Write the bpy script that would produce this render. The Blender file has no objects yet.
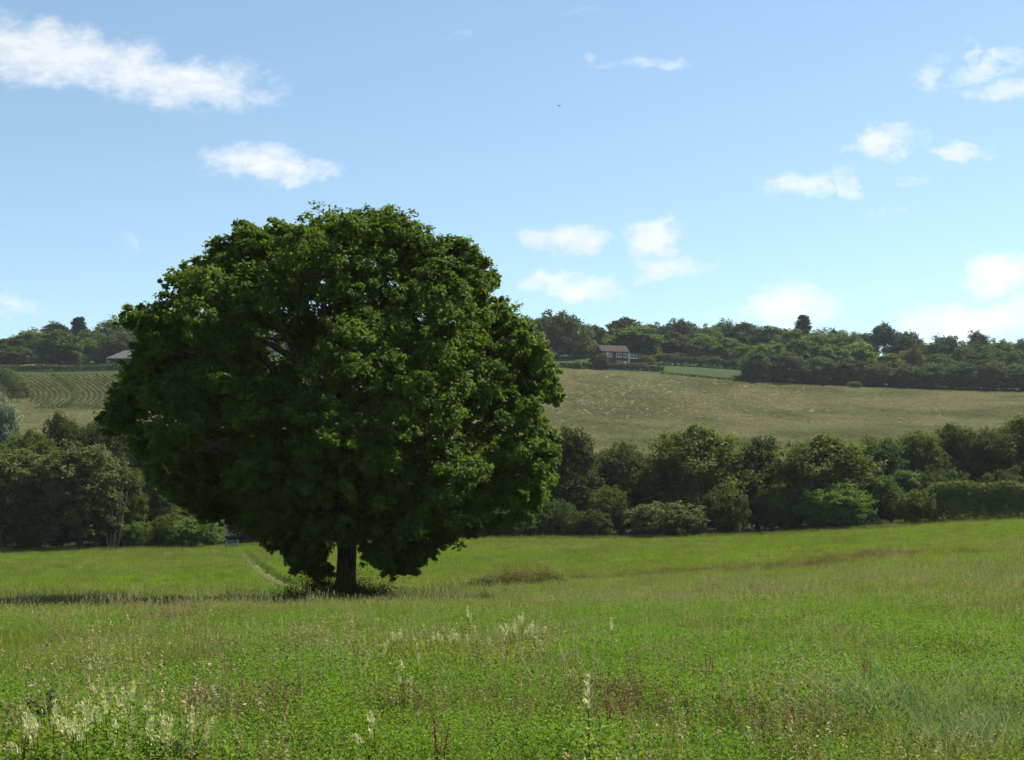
import bpy, bmesh, math, random
import numpy as np
from mathutils import Vector

SC = bpy.context.scene
COL = SC.collection
R = math.radians
F = 1300.0            # focal length in pixels of a 1024 wide frame
PX0, PY0 = 512.0, 530.0

# ------------------------------------------------------------------ helpers
def tag(o, label=None, cat=None, group=None, kind=None):
    if label: o['label'] = label
    if cat: o['category'] = cat
    if group: o['group'] = group
    if kind: o['kind'] = kind
    return o

def empty(name, loc=(0, 0, 0), rz=0.0):
    o = bpy.data.objects.new(name, None)
    o.empty_display_size = 0.3
    COL.objects.link(o)
    o.location = loc
    o.rotation_euler = (0, 0, rz)
    return o

def mesh_np(name, verts, quads=None, tris=None, mat=None, tint=None, smooth=False):
    """verts (n,3); quads (m,4); tris (k,3); tint = per vertex float attribute"""
    me = bpy.data.meshes.new(name)
    nv = len(verts)
    me.vertices.add(nv)
    me.vertices.foreach_set('co', np.asarray(verts, dtype=np.float32).ravel())
    nq = 0 if quads is None else len(quads)
    nt = 0 if tris is None else len(tris)
    loops = []
    if nq: loops.append(np.asarray(quads, dtype=np.int32).ravel())
    if nt: loops.append(np.asarray(tris, dtype=np.int32).ravel())
    if loops:
        loops = np.concatenate(loops)
        me.loops.add(len(loops))
        me.loops.foreach_set('vertex_index', loops)
        me.polygons.add(nq + nt)
        start = np.concatenate([np.arange(nq) * 4, nq * 4 + np.arange(nt) * 3]).astype(np.int32)
        me.polygons.foreach_set('loop_start', start)
        if smooth:
            me.polygons.foreach_set('use_smooth', np.ones(nq + nt, dtype=bool))
    me.update(calc_edges=True)
    if tint is not None:
        a = me.attributes.new('tint', 'FLOAT', 'POINT')
        a.data.foreach_set('value', np.asarray(tint, dtype=np.float32))
    if mat: me.materials.append(mat)
    return me

def link(name, me, parent=None, loc=None):
    o = bpy.data.objects.new(name, me)
    COL.objects.link(o)
    if parent: o.parent = parent
    if loc is not None: o.location = loc
    return o

class MB:
    """collects boxes, tubes and polygons into one mesh"""
    def __init__(s): s.v = []; s.f = []
    def box(s, x0, x1, y0, y1, z0, z1):
        b = len(s.v)
        s.v += [(x, y, z) for z in (z0, z1) for y in (y0, y1) for x in (x0, x1)]
        s.f += [tuple(b + i for i in q) for q in ((0,2,3,1),(4,5,7,6),(0,1,5,4),(2,6,7,3),(0,4,6,2),(1,3,7,5))]
        return s
    def poly(s, pts, faces):
        b = len(s.v); s.v += list(pts); s.f += [tuple(b + i for i in q) for q in faces]
        return s
    def tube(s, pts, rads, n=8):
        b = len(s.v)
        pts = [Vector(p) for p in pts]
        for i, p in enumerate(pts):
            d = (pts[min(i+1, len(pts)-1)] - pts[max(i-1, 0)]).normalized()
            a = d.orthogonal().normalized() if i == 0 else (pa - d * pa.dot(d)).normalized()
            pa = a
            c = d.cross(a)
            for k in range(n):
                t = 2 * math.pi * k / n
                s.v.append(tuple(p + (a * math.cos(t) + c * math.sin(t)) * rads[i]))
        for i in range(len(pts) - 1):
            for k in range(n):
                q = b + i*n
                s.f.append((q + k, q + (k+1) % n, q + n + (k+1) % n, q + n + k))
        s.f.append(tuple(b + k for k in reversed(range(n))))
        e = b + (len(pts)-1)*n
        s.f.append(tuple(e + k for k in range(n)))
        return s
    def mesh(s, name, mat=None, smooth=False):
        me = bpy.data.meshes.new(name)
        me.from_pydata(s.v, [], s.f); me.update()
        if smooth:
            me.polygons.foreach_set('use_smooth', np.ones(len(me.polygons), dtype=bool))
        if mat: me.materials.append(mat)
        return me
    def build(s, name, mat=None, parent=None, smooth=False, loc=None):
        return link(name, s.mesh(name, mat, smooth), parent, loc)

# ------------------------------------------------------------------ noise (numpy)
_rs = np.random.RandomState(7)
_lat = _rs.rand(256, 256)
def vnoise(x, y):
    x = np.asarray(x, float); y = np.asarray(y, float)
    xi = np.floor(x).astype(int); yi = np.floor(y).astype(int)
    fx = x - xi; fy = y - yi
    fx = fx*fx*(3-2*fx); fy = fy*fy*(3-2*fy)
    a = _lat[xi & 255, yi & 255]; b = _lat[(xi+1) & 255, yi & 255]
    c = _lat[xi & 255, (yi+1) & 255]; d = _lat[(xi+1) & 255, (yi+1) & 255]
    return (a*(1-fx) + b*fx)*(1-fy) + (c*(1-fx) + d*fx)*fy
def fbm(x, y, o=4):
    s = 0; a = .5; t = 0
    for i in range(o):
        s = s + a*vnoise(x + 17.3*i, y + 9.1*i); t += a; a *= .5; x = x*2.03; y = y*2.03
    return s/t
def sstep(a, b, x):
    t = np.clip((np.asarray(x, float)-a)/(b-a), 0, 1); return t*t*(3-2*t)

# ------------------------------------------------------------------ terrain heights
TC = np.array([-300, 0, 120, 256, 400, 512, 640, 768, 900, 1024, 1300.])
TR = [  # distance, then image height of the ground there per column (ground level of the real land)
 (8,  None, [-1.72]*11),
 (12, None, [-1.72]*8 + [-1.70, -1.68, -1.62]),
 (20, None, [-1.90]*6 + [-1.88, -1.85, -1.79, -1.72, -1.55]),
 (30, 1, [624,624,623,622,621,620,619,617,612,608,598]),
 (42, 1, [615,615,615,614,613,612,610,603,594,588,572]),
 (52, 1, [608,608,608,608,607,605,601,591,581,573,556]),
 (65, 1, [599,599,599,598,596,593,588,579,569,559,542]),
 (90, 1, [580,579,578,577,574,571,567,560,551,541,525]),
 (120, 1, [566,564,563,560,555,552,550,546,539,530,513]),
 (146, 1, [556,554,552,548,542,540,540,537,528,521,505]),
 (160, 1, [553,551,548,545,540,538,538,534,524,516,500]),
 (180, 1, [532,530,528,524,524,526,528,524,512,505,490]),
 (205, 1, [514,512,512,511,510,512,514,510,500,494,480]),
 (250, 1, [480,480,480,480,480,482,484,482,478,472,460]),
 (300, 1, [442,442,442,442,442,446,450,454,452,448,440]),
 (350, 1, [412,412,412,412,416,420,427,433,431,427,420]),
 (400, 1, [390,391,391,389,386,388,396,406,409,407,404]),
 (450, 1, [374,376,376,368,362,364,371,383,389,393,394]),
 (480, 1, [366,368,368,360,356,358,362,374,382,386,388]),
 (520, 1, [360,362,362,352,350,352,356,366,375,379,382]),
 (600, 1, [352,354,350,346,344,344,346,354,362,366,370]),
 (700, 1, [350,352,348,344,342,342,344,352,360,364,368]),
 (900, 1, [372,372,370,368,366,366,366,370,374,378,380]),
 (1600,1, [440]*11),
]
LY0, LY1, NY, NC = math.log(6), math.log(1600), 420, 321
_ys = np.linspace(LY0, LY1, NY); _cs = np.linspace(-300, 1300, NC)
def _build_table():
    knots = []; rows = []
    for Y, k, vals in TR:
        v = np.array(vals, float)
        if k: v = -(v - PY0) * Y / F
        rows.append(np.interp(_cs, TC, v)); knots.append(math.log(Y))
    rows = np.array(rows)
    T = np.array([np.interp(_ys, knots, rows[:, j]) for j in range(NC)]).T
    def sm(A, ax, n, w):
        for _ in range(n):
            P = np.pad(A, [(w, w) if i == ax else (0, 0) for i in (0, 1)], mode='edge')
            cs = np.cumsum(P, axis=ax); z = np.zeros_like(np.take(cs, [0], axis=ax))
            cs = np.concatenate([z, cs], axis=ax)
            L = A.shape[ax]
            A = (np.take(cs, np.arange(2*w+1, 2*w+1+L), axis=ax) - np.take(cs, np.arange(0, L), axis=ax)) / (2*w+1)
        return A
    T = sm(T, 1, 3, 8); T = sm(T, 0, 2, 3)
    return T
_T = _build_table()
def hgt(X, Y, micro=True):
    X = np.asarray(X, float); Y = np.asarray(Y, float)
    Ye = np.maximum(Y, 8.0)
    c = np.clip((PX0 + F*X/np.maximum(Ye, 12) + 300)/1600*(NC-1), 0, NC-1.001)
    r = np.clip((np.log(Ye)-LY0)/(LY1-LY0)*(NY-1), 0, NY-1.001)
    ci = c.astype(int); ri = r.astype(int); fc = c-ci; fr = r-ri
    z = (_T[ri, ci]*(1-fc)+_T[ri, ci+1]*fc)*(1-fr) + (_T[ri+1, ci]*(1-fc)+_T[ri+1, ci+1]*fc)*fr
    if micro:
        amp = (.05 + .12*sstep(20, 90, Y))*(1-sstep(150, 230, Y))
        z = z + (fbm(X/7.0+50, Y/9.0+50, 3)-.5)*amp
        z = z + (fbm(X/1.6, Y/2.2, 2)-.5)*.16*(1-sstep(40, 70, Y))*sstep(3, 7, Y)
    return z
def h1(x, y): return float(hgt(np.array([x]), np.array([y]))[0])

_Yr = np.exp(np.linspace(math.log(7), math.log(620), 4000))
def ground_at(px, py, ymin=7.0, ymax=620.0):
    """the point of the land that lies along a direction, nearest first"""
    u = (px-PX0)/F
    p = PY0 - F*hgt(u*_Yr, _Yr, False)/_Yr
    ok = np.where((p <= py) & (_Yr >= ymin) & (_Yr <= ymax))[0]
    Y = _Yr[ok[0]] if len(ok) else ymax
    X = u*Y
    return X, Y, h1(X, Y)

# ------------------------------------------------------------------ materials
def new_mat(name):
    m = bpy.data.materials.new(name); m.use_nodes = True
    nt = m.node_tree; nt.nodes.clear()
    out = nt.nodes.new('ShaderNodeOutputMaterial')
    return m, nt, out
def N(nt, t, **kw):
    n = nt.nodes.new(t)
    for k, v in kw.items():
        if k.startswith('i_'): n.inputs[k[2:].replace('_', ' ')].default_value = v
        else: setattr(n, k, v)
    return n
def mixcol(nt, fac, a, b, mode='MIX'):
    n = nt.nodes.new('ShaderNodeMix'); n.data_type = 'RGBA'; n.blend_type = mode
    for sock, v in ((0, fac), (6, a), (7, b)):
        if hasattr(v, 'is_output'): nt.links.new(v, n.inputs[sock])
        elif sock == 0: n.inputs[0].default_value = v
        else: n.inputs[sock].default_value = (*v, 1) if len(v) == 3 else v
    return n.outputs[2]
def mathn(nt, op, a, b=None, c=None, clamp=False):
    n = nt.nodes.new('ShaderNodeMath'); n.operation = op; n.use_clamp = clamp
    for i, v in enumerate((a, b, c)):
        if v is None: continue
        if hasattr(v, 'is_output'): nt.links.new(v, n.inputs[i])
        else: n.inputs[i].default_value = v
    return n.outputs[0]

def leaf_mat(name, c1, c2, trans=0.35, tcol=None, rough=0.7, objvar=.35, c3=None, c3scale=.12, spec=.10):
    """thin leaf: diffuse + light let through; colour varies per leaf, per plant and over metres"""
    m, nt, out = new_mat(name)
    at = N(nt, 'ShaderNodeAttribute', attribute_name='tint')
    col = mixcol(nt, at.outputs['Fac'], c1, c2)
    oi = N(nt, 'ShaderNodeObjectInfo')
    geo = N(nt, 'ShaderNodeNewGeometry')
    if c3:
        no = N(nt, 'ShaderNodeTexNoise'); no.inputs['Scale'].default_value = c3scale; no.inputs['Detail'].default_value = 3
        nt.links.new(geo.outputs['Position'], no.inputs['Vector'])
        mr = N(nt, 'ShaderNodeMapRange'); nt.links.new(no.outputs['Fac'], mr.inputs['Value'])
        mr.inputs['From Min'].default_value = .42; mr.inputs['From Max'].default_value = .62
        col = mixcol(nt, mr.outputs[0], col, c3)
    v = mathn(nt, 'MULTIPLY_ADD', oi.outputs['Random'], objvar, 1 - objvar/2)
    hs = N(nt, 'ShaderNodeHueSaturation')
    nt.links.new(col, hs.inputs['Color']); nt.links.new(v, hs.inputs['Value'])
    hv = mathn(nt, 'MULTIPLY_ADD', oi.outputs['Random'], .03*objvar/.35, .5-.015*objvar/.35)
    nt.links.new(hv, hs.inputs['Hue'])
    p = N(nt, 'ShaderNodeBsdfPrincipled'); p.inputs['Roughness'].default_value = rough
    p.inputs['Specular IOR Level'].default_value = spec
    nt.links.new(hs.outputs[0], p.inputs['Base Color'])
    t = N(nt, 'ShaderNodeBsdfTranslucent')
    tc = mixcol(nt, 1.0, hs.outputs[0], tcol or (1.5, 1.55, .55), 'MULTIPLY')
    nt.links.new(tc, t.inputs['Color'])
    mx = N(nt, 'ShaderNodeMixShader'); mx.inputs[0].default_value = trans
    nt.links.new(p.outputs[0], mx.inputs[1]); nt.links.new(t.outputs[0], mx.inputs[2])
    nt.links.new(mx.outputs[0], out.inputs[0])
    return m

def solid_mat(name, c, c2=None, scale=3.0, rough=.8, bump=0.0, bscale=None, coord='Object', spec=.04):
    m, nt, out = new_mat(name)
    tc = N(nt, 'ShaderNodeTexCoord')
    no = N(nt, 'ShaderNodeTexNoise'); no.inputs['Scale'].default_value = scale; no.inputs['Detail'].default_value = 6
    nt.links.new(tc.outputs[coord], no.inputs['Vector'])
    p = N(nt, 'ShaderNodeBsdfPrincipled'); p.inputs['Roughness'].default_value = rough
    p.inputs['Specular IOR Level'].default_value = spec
    mr = N(nt, 'ShaderNodeMapRange'); mr.inputs['From Min'].default_value = .35; mr.inputs['From Max'].default_value = .65
    nt.links.new(no.outputs['Fac'], mr.inputs['Value'])
    nt.links.new(mixcol(nt, mr.outputs[0], c, c2 or tuple(x*.7 for x in c)), p.inputs['Base Color'])
    if bump:
        b = N(nt, 'ShaderNodeBump'); b.inputs['Strength'].default_value = bump; b.inputs['Distance'].default_value = .05
        n2 = N(nt, 'ShaderNodeTexNoise'); n2.inputs['Scale'].default_value = bscale or scale*4; n2.inputs['Detail'].default_value = 5
        nt.links.new(tc.outputs[coord], n2.inputs['Vector'])
        nt.links.new(n2.outputs['Fac'], b.inputs['Height']); nt.links.new(b.outputs[0], p.inputs['Normal'])
    nt.links.new(p.outputs[0], out.inputs[0])
    return m

def bark_mat(name, c1, c2):
    m, nt, out = new_mat(name)
    tc = N(nt, 'ShaderNodeTexCoord')
    mp = N(nt, 'ShaderNodeMapping'); mp.inputs['Scale'].default_value = (6, 6, 1.2)
    nt.links.new(tc.outputs['Object'], mp.inputs[0])
    no = N(nt, 'ShaderNodeTexNoise'); no.inputs['Scale'].default_value = 1.6; no.inputs['Detail'].default_value = 8
    nt.links.new(mp.outputs[0], no.inputs['Vector'])
    mr = N(nt, 'ShaderNodeMapRange'); mr.inputs['From Min'].default_value = .38; mr.inputs['From Max'].default_value = .62
    nt.links.new(no.outputs['Fac'], mr.inputs['Value'])
    p = N(nt, 'ShaderNodeBsdfPrincipled'); p.inputs['Roughness'].default_value = .9
    p.inputs['Specular IOR Level'].default_value = .1
    nt.links.new(mixcol(nt, mr.outputs[0], c1, c2), p.inputs['Base Color'])
    b = N(nt, 'ShaderNodeBump'); b.inputs['Strength'].default_value = .9; b.inputs['Distance'].default_value = .06
    nt.links.new(no.outputs['Fac'], b.inputs['Height']); nt.links.new(b.outputs[0], p.inputs['Normal'])
    nt.links.new(p.outputs[0], out.inputs[0])
    return m

M = {}
M['oak'] = leaf_mat('oak_leaf', (.040, .068, .012), (.092, .132, .024), .42, objvar=0)
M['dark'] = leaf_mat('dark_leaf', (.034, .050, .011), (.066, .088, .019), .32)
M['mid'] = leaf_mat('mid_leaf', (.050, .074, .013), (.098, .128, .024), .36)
M['bright'] = leaf_mat('bright_leaf', (.058, .092, .015), (.110, .150, .028), .38)
M['willow'] = leaf_mat('willow_leaf', (.050, .068, .020), (.100, .120, .040), .32)
M['silver'] = leaf_mat('silver_leaf', (.11, .14, .09), (.24, .27, .20), .22)
M['conifer'] = leaf_mat('conifer_leaf', (.018, .034, .014), (.034, .054, .022), .15)
M['russet'] = leaf_mat('russet_leaf', (.07, .062, .034), (.10, .085, .045), .2)
M['bark'] = bark_mat('oak_bark', (.045, .036, .026), (.12, .10, .075))
M['palebark'] = bark_mat('pale_bark', (.13, .12, .09), (.21, .19, .15))

# ------------------------------------------------------------------ crowns
def leaf_cards(cent, normal, size, aspect, rng):
    """diamond shaped leaf faces, one per centre"""
    n = len(cent)
    nn = normal/np.maximum(np.linalg.norm(normal, axis=1, keepdims=True), 1e-6)
    r = rng.normal(size=(n, 3))
    a = np.cross(nn, r); a /= np.maximum(np.linalg.norm(a, axis=1, keepdims=True), 1e-6)
    b = np.cross(nn, a)
    L = (size*aspect*.5)[:, None]; W = (size*.5)[:, None]
    fold = nn*W*.35
    v = np.stack([cent - a*L, cent + b*W + fold - a*L*.15, cent + a*L, cent - b*W + fold - a*L*.15], axis=1)
    q = np.arange(n*4).reshape(n, 4)
    return v.reshape(-1, 3), q

def rand_dir(n, rng):
    d = rng.normal(size=(n, 3)); return d/np.linalg.norm(d, axis=1, keepdims=True)

def crown_from_lobes(name, lobes, n_sub, n_leaf, leaf, rng, mat, spread=.30, up=.45, squash=.8, aspect=1.5):
    """lobes: (n,4) centre + radius. every lobe carries sprays on its surface, every spray its leaves"""
    lobes = np.asarray(lobes, float)
    nl = len(lobes)
    C = np.repeat(lobes, n_sub, axis=0)
    d = rand_dir(len(C), rng); d[:, 2] = np.where(d[:, 2] < -.3, d[:, 2]*rng.uniform(-1, 1, len(C)), d[:, 2])
    rr = C[:, 3]*rng.uniform(.55, 1.12, len(C))
    sc = C[:, :3] + d*rr[:, None]*np.array([1, 1, squash])
    srad = C[:, 3]*rng.uniform(.7, 1.3, len(C))*spread
    stint = rng.uniform(0, 1, len(C))*.5
    P = np.repeat(sc, n_leaf, axis=0); D = np.repeat(d, n_leaf, axis=0)
    S = np.repeat(srad, n_leaf)
    off = rng.normal(size=(len(P), 3))*.55
    pos = P + off*S[:, None]*np.array([1, 1, .75])
    nrm = D*.6 + rand_dir(len(P), rng)*.9 + np.array([0, 0, up])
    size = leaf*rng.uniform(.6, 1.35, len(P))
    v, q = leaf_cards(pos, nrm, size, aspect, rng)
    tint = np.clip(np.repeat(stint, n_leaf) + rng.uniform(0, .5, len(P)), 0, 1)
    return mesh_np(name, v, q, None, mat, np.repeat(tint, 4))

def ell_lobes(rng, n, H, W, base, rad, shape=1.0, jit=.12, inner=.35):
    """lobes over an egg shaped crown of height H-base and width W"""
    out = []
    hz = (H-base)/2; cz = base+hz
    ga = math.pi*(3-math.sqrt(5))
    for i in range(n):
        t = 1 - 2*(i+.5)/n
        r = math.sqrt(max(0, 1-t*t)) if t > 0 else math.sqrt(1-(.72*t)**2); a = ga*i + rng.uniform(-.3, .3)
        k = (1 - rad/(W/2))*(1+rng.uniform(-jit, jit))
        w = W/2*k*(1 - shape*.25*t)
        out.append((r*math.cos(a)*w, r*math.sin(a)*w, cz + t*(hz-rad*.8)*(1+rng.uniform(-jit, jit)*.6), rad*rng.uniform(.75, 1.2)))
    for i in range(int(n*inner)):
        d = rand_dir(1, rng)[0]*rng.uniform(0, .55)
        out.append((d[0]*W/2, d[1]*W/2, cz+d[2]*hz, rad*1.2))
    return out

def trunk_mesh(name, rng, H, base, W, r0, mat, nl=7, top=.8):
    mb = MB()
    x = y = 0
    pts = [(0, 0, -.4), (0, 0, .0)]; rads = [r0*1.45, r0*1.2]
    for i in range(1, 6):
        x += rng.uniform(-.03, .03)*H*.3; y += rng.uniform(-.03, .03)*H*.3
        pts.append((x, y, H*top*i/5)); rads.append(r0*(1-.17*i))
    mb.tube(pts, rads, 9)
    for i in range(nl):
        a = 2*math.pi*i/nl + rng.uniform(-.4, .4)
        z0 = base*.8 + (H*top-base)*rng.uniform(0, .6); L = W*.5*rng.uniform(.5, .8)
        p0 = Vector((0, 0, z0)); q = []
        for k in range(4):
            t = k/3
            q.append((math.cos(a)*L*t, math.sin(a)*L*t, z0 + L*(.9*t - .2*t*t)))
        mb.tube(q, [r0*.38, r0*.28, r0*.17, r0*.06], 6)
    return mb.mesh(name, mat, True)

def join_mesh(a, b):
    bm = bmesh.new(); bm.from_mesh(a); bm.from_mesh(b); bm.to_mesh(a); bm.free(); return a

class Proto:
    def __init__(s, H, W, trunk, crown): s.H, s.W, s.trunk, s.crown = H, W, trunk, crown

def broad_proto(seed, H=12, W=11, base=1.0, n=26, rad=2.0, nsub=22, nleaf=28, leaf=.26, shape=1.0, spread=.3, r0=.28, up=.45, squash=.85, inner=.35, jit=.14):
    rng = np.random.RandomState(seed)
    lob = ell_lobes(rng, n, H, W, base, rad, shape, jit, inner)
    c = crown_from_lobes('crown', lob, nsub, nleaf, leaf, rng, M['mid'], spread, up, squash)
    t = trunk_mesh('trunk', rng, H, max(base, 1.2), W, r0, M['bark'])
    return Proto(H, W, t, c)

def pine_proto(seed, H=13, W=7, tiers=7, top_only=False, leaf=.5):
    rng = np.random.RandomState(seed)
    lob = []
    for i in range(tiers):
        t = i/(tiers-1)
        z = H*((.62 if top_only else .25) + (.33 if top_only else .7)*t)
        w = W*.5*((.95-.5*t) if top_only else (1.0-.8*t))
        k = 5 if i < tiers-1 else 3
        for j in range(k):
            a = 2*math.pi*j/k + rng.uniform(-.5, .5); rr = w*rng.uniform(.35, .95)
            lob.append((math.cos(a)*rr, math.sin(a)*rr, z+rng.uniform(-.8, .5), W*rng.uniform(.13, .24)))
    c = crown_from_lobes('crown', lob, 12, 26, leaf*.75, rng, M['conifer'], .45, .5, .75)
    t = trunk_mesh('trunk', rng, H, H*.5, W*.9, .25, M['bark'], nl=8, top=.93)
    return Proto(H, W, t, c)

def stand(proto, name, X, Y, Hm, Wm, mat, label, cat='tree', group=None, rz=None, sink=.1, squashy=1.0):
    root = empty(name, (X, Y, h1(X, Y)-sink), random.uniform(0, 6.28) if rz is None else rz)
    root.scale = (Wm/proto.W, Wm/proto.W*squashy, Hm/proto.H)
    t = link('trunk', proto.trunk, root)
    c = link('crown', proto.crown, root)
    c.material_slots[0].link = 'OBJECT'; c.material_slots[0].material = M[mat]
    tag(root, label, cat, group)
    return root

def tree_px(proto, name, px, top, Y, wpx, mat, label, cat='tree', group=None, **kw):
    X = (px-PX0)/F*Y
    z = h1(X, Y)
    H = (PY0-top)*Y/F - z
    return stand(proto, name, X, Y, max(H, 1.0), wpx*Y/F, mat, label, cat, group, **kw)

random.seed(5)
# ================================================================== SKY, SUN, CAMERA
SUN_EL = 54.0
SUN_AZ = 52.0      # degrees to the right of straight ahead (+Y)
def build_world():
    w = bpy.data.worlds.new('World'); SC.world = w; w.use_nodes = True
    nt = w.node_tree; nt.nodes.clear()
    out = N(nt, 'ShaderNodeOutputWorld')
    sky = N(nt, 'ShaderNodeTexSky', sky_type='NISHITA', sun_disc=False)
    sky.sun_elevation = R(SUN_EL); sky.sun_rotation = R(SUN_AZ)
    sky.air_density = 1.0; sky.dust_density = .12; sky.ozone_density = 1.6; sky.altitude = 50
    tc = N(nt, 'ShaderNodeTexCoord')
    sp = N(nt, 'ShaderNodeSeparateXYZ'); nt.links.new(tc.outputs['Generated'], sp.inputs[0])
    yy = mathn(nt, 'MAXIMUM', sp.outputs[1], .02)
    u = mathn(nt, 'DIVIDE', sp.outputs[0], yy); v = mathn(nt, 'DIVIDE', sp.outputs[2], yy)
    cv = N(nt, 'ShaderNodeCombineXYZ'); nt.links.new(u, cv.inputs[0]); nt.links.new(v, cv.inputs[1])
    # ragged edges: displace the lookup with noise
    def noise(scale, detail, rough, stretch=(1, 1, 1), off=0):
        mp = N(nt, 'ShaderNodeMapping'); mp.inputs['Scale'].default_value = stretch; mp.inputs['Location'].default_value = (off, off, 0)
        nt.links.new(cv.outputs[0], mp.inputs[0])
        n = N(nt, 'ShaderNodeTexNoise'); n.inputs['Scale'].default_value = scale; n.inputs['Detail'].default_value = detail; n.inputs['Roughness'].default_value = rough
        nt.links.new(mp.outputs[0], n.inputs['Vector']); return n
    n1 = noise(26, 6, .6, (1, 1.3, 1))
    sb = N(nt, 'ShaderNodeVectorMath', operation='SUBTRACT'); nt.links.new(n1.outputs['Color'], sb.inputs[0]); sb.inputs[1].default_value = (.5, .5, .5)
    sc_ = N(nt, 'ShaderNodeVectorMath', operation='MULTIPLY'); nt.links.new(sb.outputs[0], sc_.inputs[0]); sc_.inputs[1].default_value = (.085, .038, 0)
    ad = N(nt, 'ShaderNodeVectorMath', operation='ADD'); nt.links.new(cv.outputs[0], ad.inputs[0]); nt.links.new(sc_.outputs[0], ad.inputs[1])
    P = ad.outputs[0]
    # px, py, half width, half height, strength, tilt
    clouds = [
     (30,48,110,27,1.05,5),(110,66,90,25,1.0,9),(185,84,75,22,.95,6),(250,88,50,16,.5,8),
     (250,160,38,20,.8,0),(290,170,40,11,.8,4),(225,150,22,14,.4,-25),(130,247,14,10,.35,0),(10,303,26,11,.6,0),(0,322,22,6,.3,0),
     (565,240,42,13,1.0,-6),(600,244,36,9,.45,0),(655,238,30,15,1.1,-8),(578,288,46,13,1.15,0),(672,268,38,12,.95,-4),(640,258,20,9,.35,0),
     (790,303,40,20,1.2,-4),(765,316,60,8,.4,0),
     (800,186,42,12,.8,-12),(846,182,18,13,.65,-50),(885,142,38,13,1.0,-6),(958,148,36,8,.9,2),(915,178,30,6,.45,0),(868,211,16,6,.5,0),(908,208,15,6,.4,0),
     (990,65,34,12,.95,-18),(968,58,10,16,.6,10),(1000,90,34,9,.8,-4),(928,78,20,12,.5,-38),
     (1005,276,44,17,1.25,-4),(980,321,90,16,1.2,-2),(930,328,40,10,.5,0),(1030,310,40,16,.7,0),
     (658,64,30,7,.45,0),(592,55,14,8,.45,20),(600,68,18,5,.35,0),(655,92,24,5,.35,0),(460,34,18,5,.4,0),(580,14,26,6,.3,-4),(535,20,14,7,.25,0),
     (150,175,30,10,.12,0),(880,300,120,12,.16,0),
    ]
    tot = None
    for (px, py, a, b, s, tilt) in clouds:
        mp = N(nt, 'ShaderNodeMapping', vector_type='TEXTURE')
        mp.inputs['Location'].default_value = ((px-PX0)/F, (PY0-py)/F, 0)
        mp.inputs['Rotation'].default_value = (0, 0, R(-tilt))
        mp.inputs['Scale'].default_value = (a*1.65/F, b*1.9/F, 1)
        nt.links.new(P, mp.inputs[0])
        ln = N(nt, 'ShaderNodeVectorMath', operation='LENGTH'); nt.links.new(mp.outputs[0], ln.inputs[0])
        mr = N(nt, 'ShaderNodeMapRange', interpolation_type='SMOOTHSTEP')
        mr.inputs['From Min'].default_value = 1.0; mr.inputs['From Max'].default_value = .05
        mr.inputs['To Min'].default_value = 0; mr.inputs['To Max'].default_value = s
        nt.links.new(ln.outputs['Value'], mr.inputs['Value'])
        tot = mr.outputs[0] if tot is None else mathn(nt, 'MAXIMUM', tot, mr.outputs[0])
    n2 = noise(30, 10, .66, (1, 1.7, 1), 3.1)
    n3 = noise(9, 3, .5, (1, 1.2, 1), 7.7)
    # density = mask * (noise contrast)
    d = mathn(nt, 'MULTIPLY_ADD', n2.outputs['Fac'], 2.3, -1.15)
    d = mathn(nt, 'ADD', d, mathn(nt, 'MULTIPLY_ADD', tot, 1.05, -.16))
    d = mathn(nt, 'MULTIPLY', d, mathn(nt, 'MINIMUM', mathn(nt, 'MULTIPLY', tot, 2.2), 1.0), clamp=True)
    d = mathn(nt, 'MULTIPLY', d, .86)
    shade = N(nt, 'ShaderNodeMapRange'); nt.links.new(n3.outputs['Fac'], shade.inputs['Value'])
    shade.inputs['From Min'].default_value = .35; shade.inputs['From Max'].default_value = .65
    ccol = mixcol(nt, shade.outputs[0], (5.7, 5.9, 6.15), (6.6, 6.6, 6.6))
    tint = mixcol(nt, 1.0, sky.outputs[0], SKYTINT, 'MULTIPLY')
    col = mixcol(nt, d, tint, ccol)
    bg = N(nt, 'ShaderNodeBackground'); bg.inputs['Strength'].default_value = SKYS
    nt.links.new(col, bg.inputs['Color']); nt.links.new(bg.outputs[0], out.inputs[0])
SKYS = .0715
SKYTINT = (1.06, 1.08, .98)
build_world()

sl = bpy.data.lights.new('sun', 'SUN'); sl.energy = 5.0; sl.angle = R(.53); sl.color = (1, .955, .88)
so = bpy.data.objects.new('sun', sl); COL.objects.link(so)
sd = Vector((math.sin(R(SUN_AZ))*math.cos(R(SUN_EL)), math.cos(R(SUN_AZ))*math.cos(R(SUN_EL)), math.sin(R(SUN_EL))))
so.rotation_euler = sd.to_track_quat('Z', 'Y').to_euler(); so.location = (30, 30, 60)

cd = bpy.data.cameras.new('camera'); cam = bpy.data.objects.new('camera', cd); COL.objects.link(cam)
cd.sensor_width = 36; cd.lens = F/1024*36; cd.shift_y = (PY0-380)/1024; cd.clip_end = 6000; cd.clip_start = .1
cam.location = (0, 0, 0); cam.rotation_euler = (R(90), 0, 0)
SC.camera = cam
SC.view_settings.view_transform = 'Standard'; SC.view_settings.look = 'None'
SC.view_settings.exposure = 1.2; SC.view_settings.gamma = 1
SC.cycles.max_bounces = 6; SC.cycles.transmission_bounces = 4; SC.cycles.diffuse_bounces = 3; SC.cycles.volume_bounces = 0
SC.cycles.use_denoising = True
SC.cycles.use_adaptive_sampling = False

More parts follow.
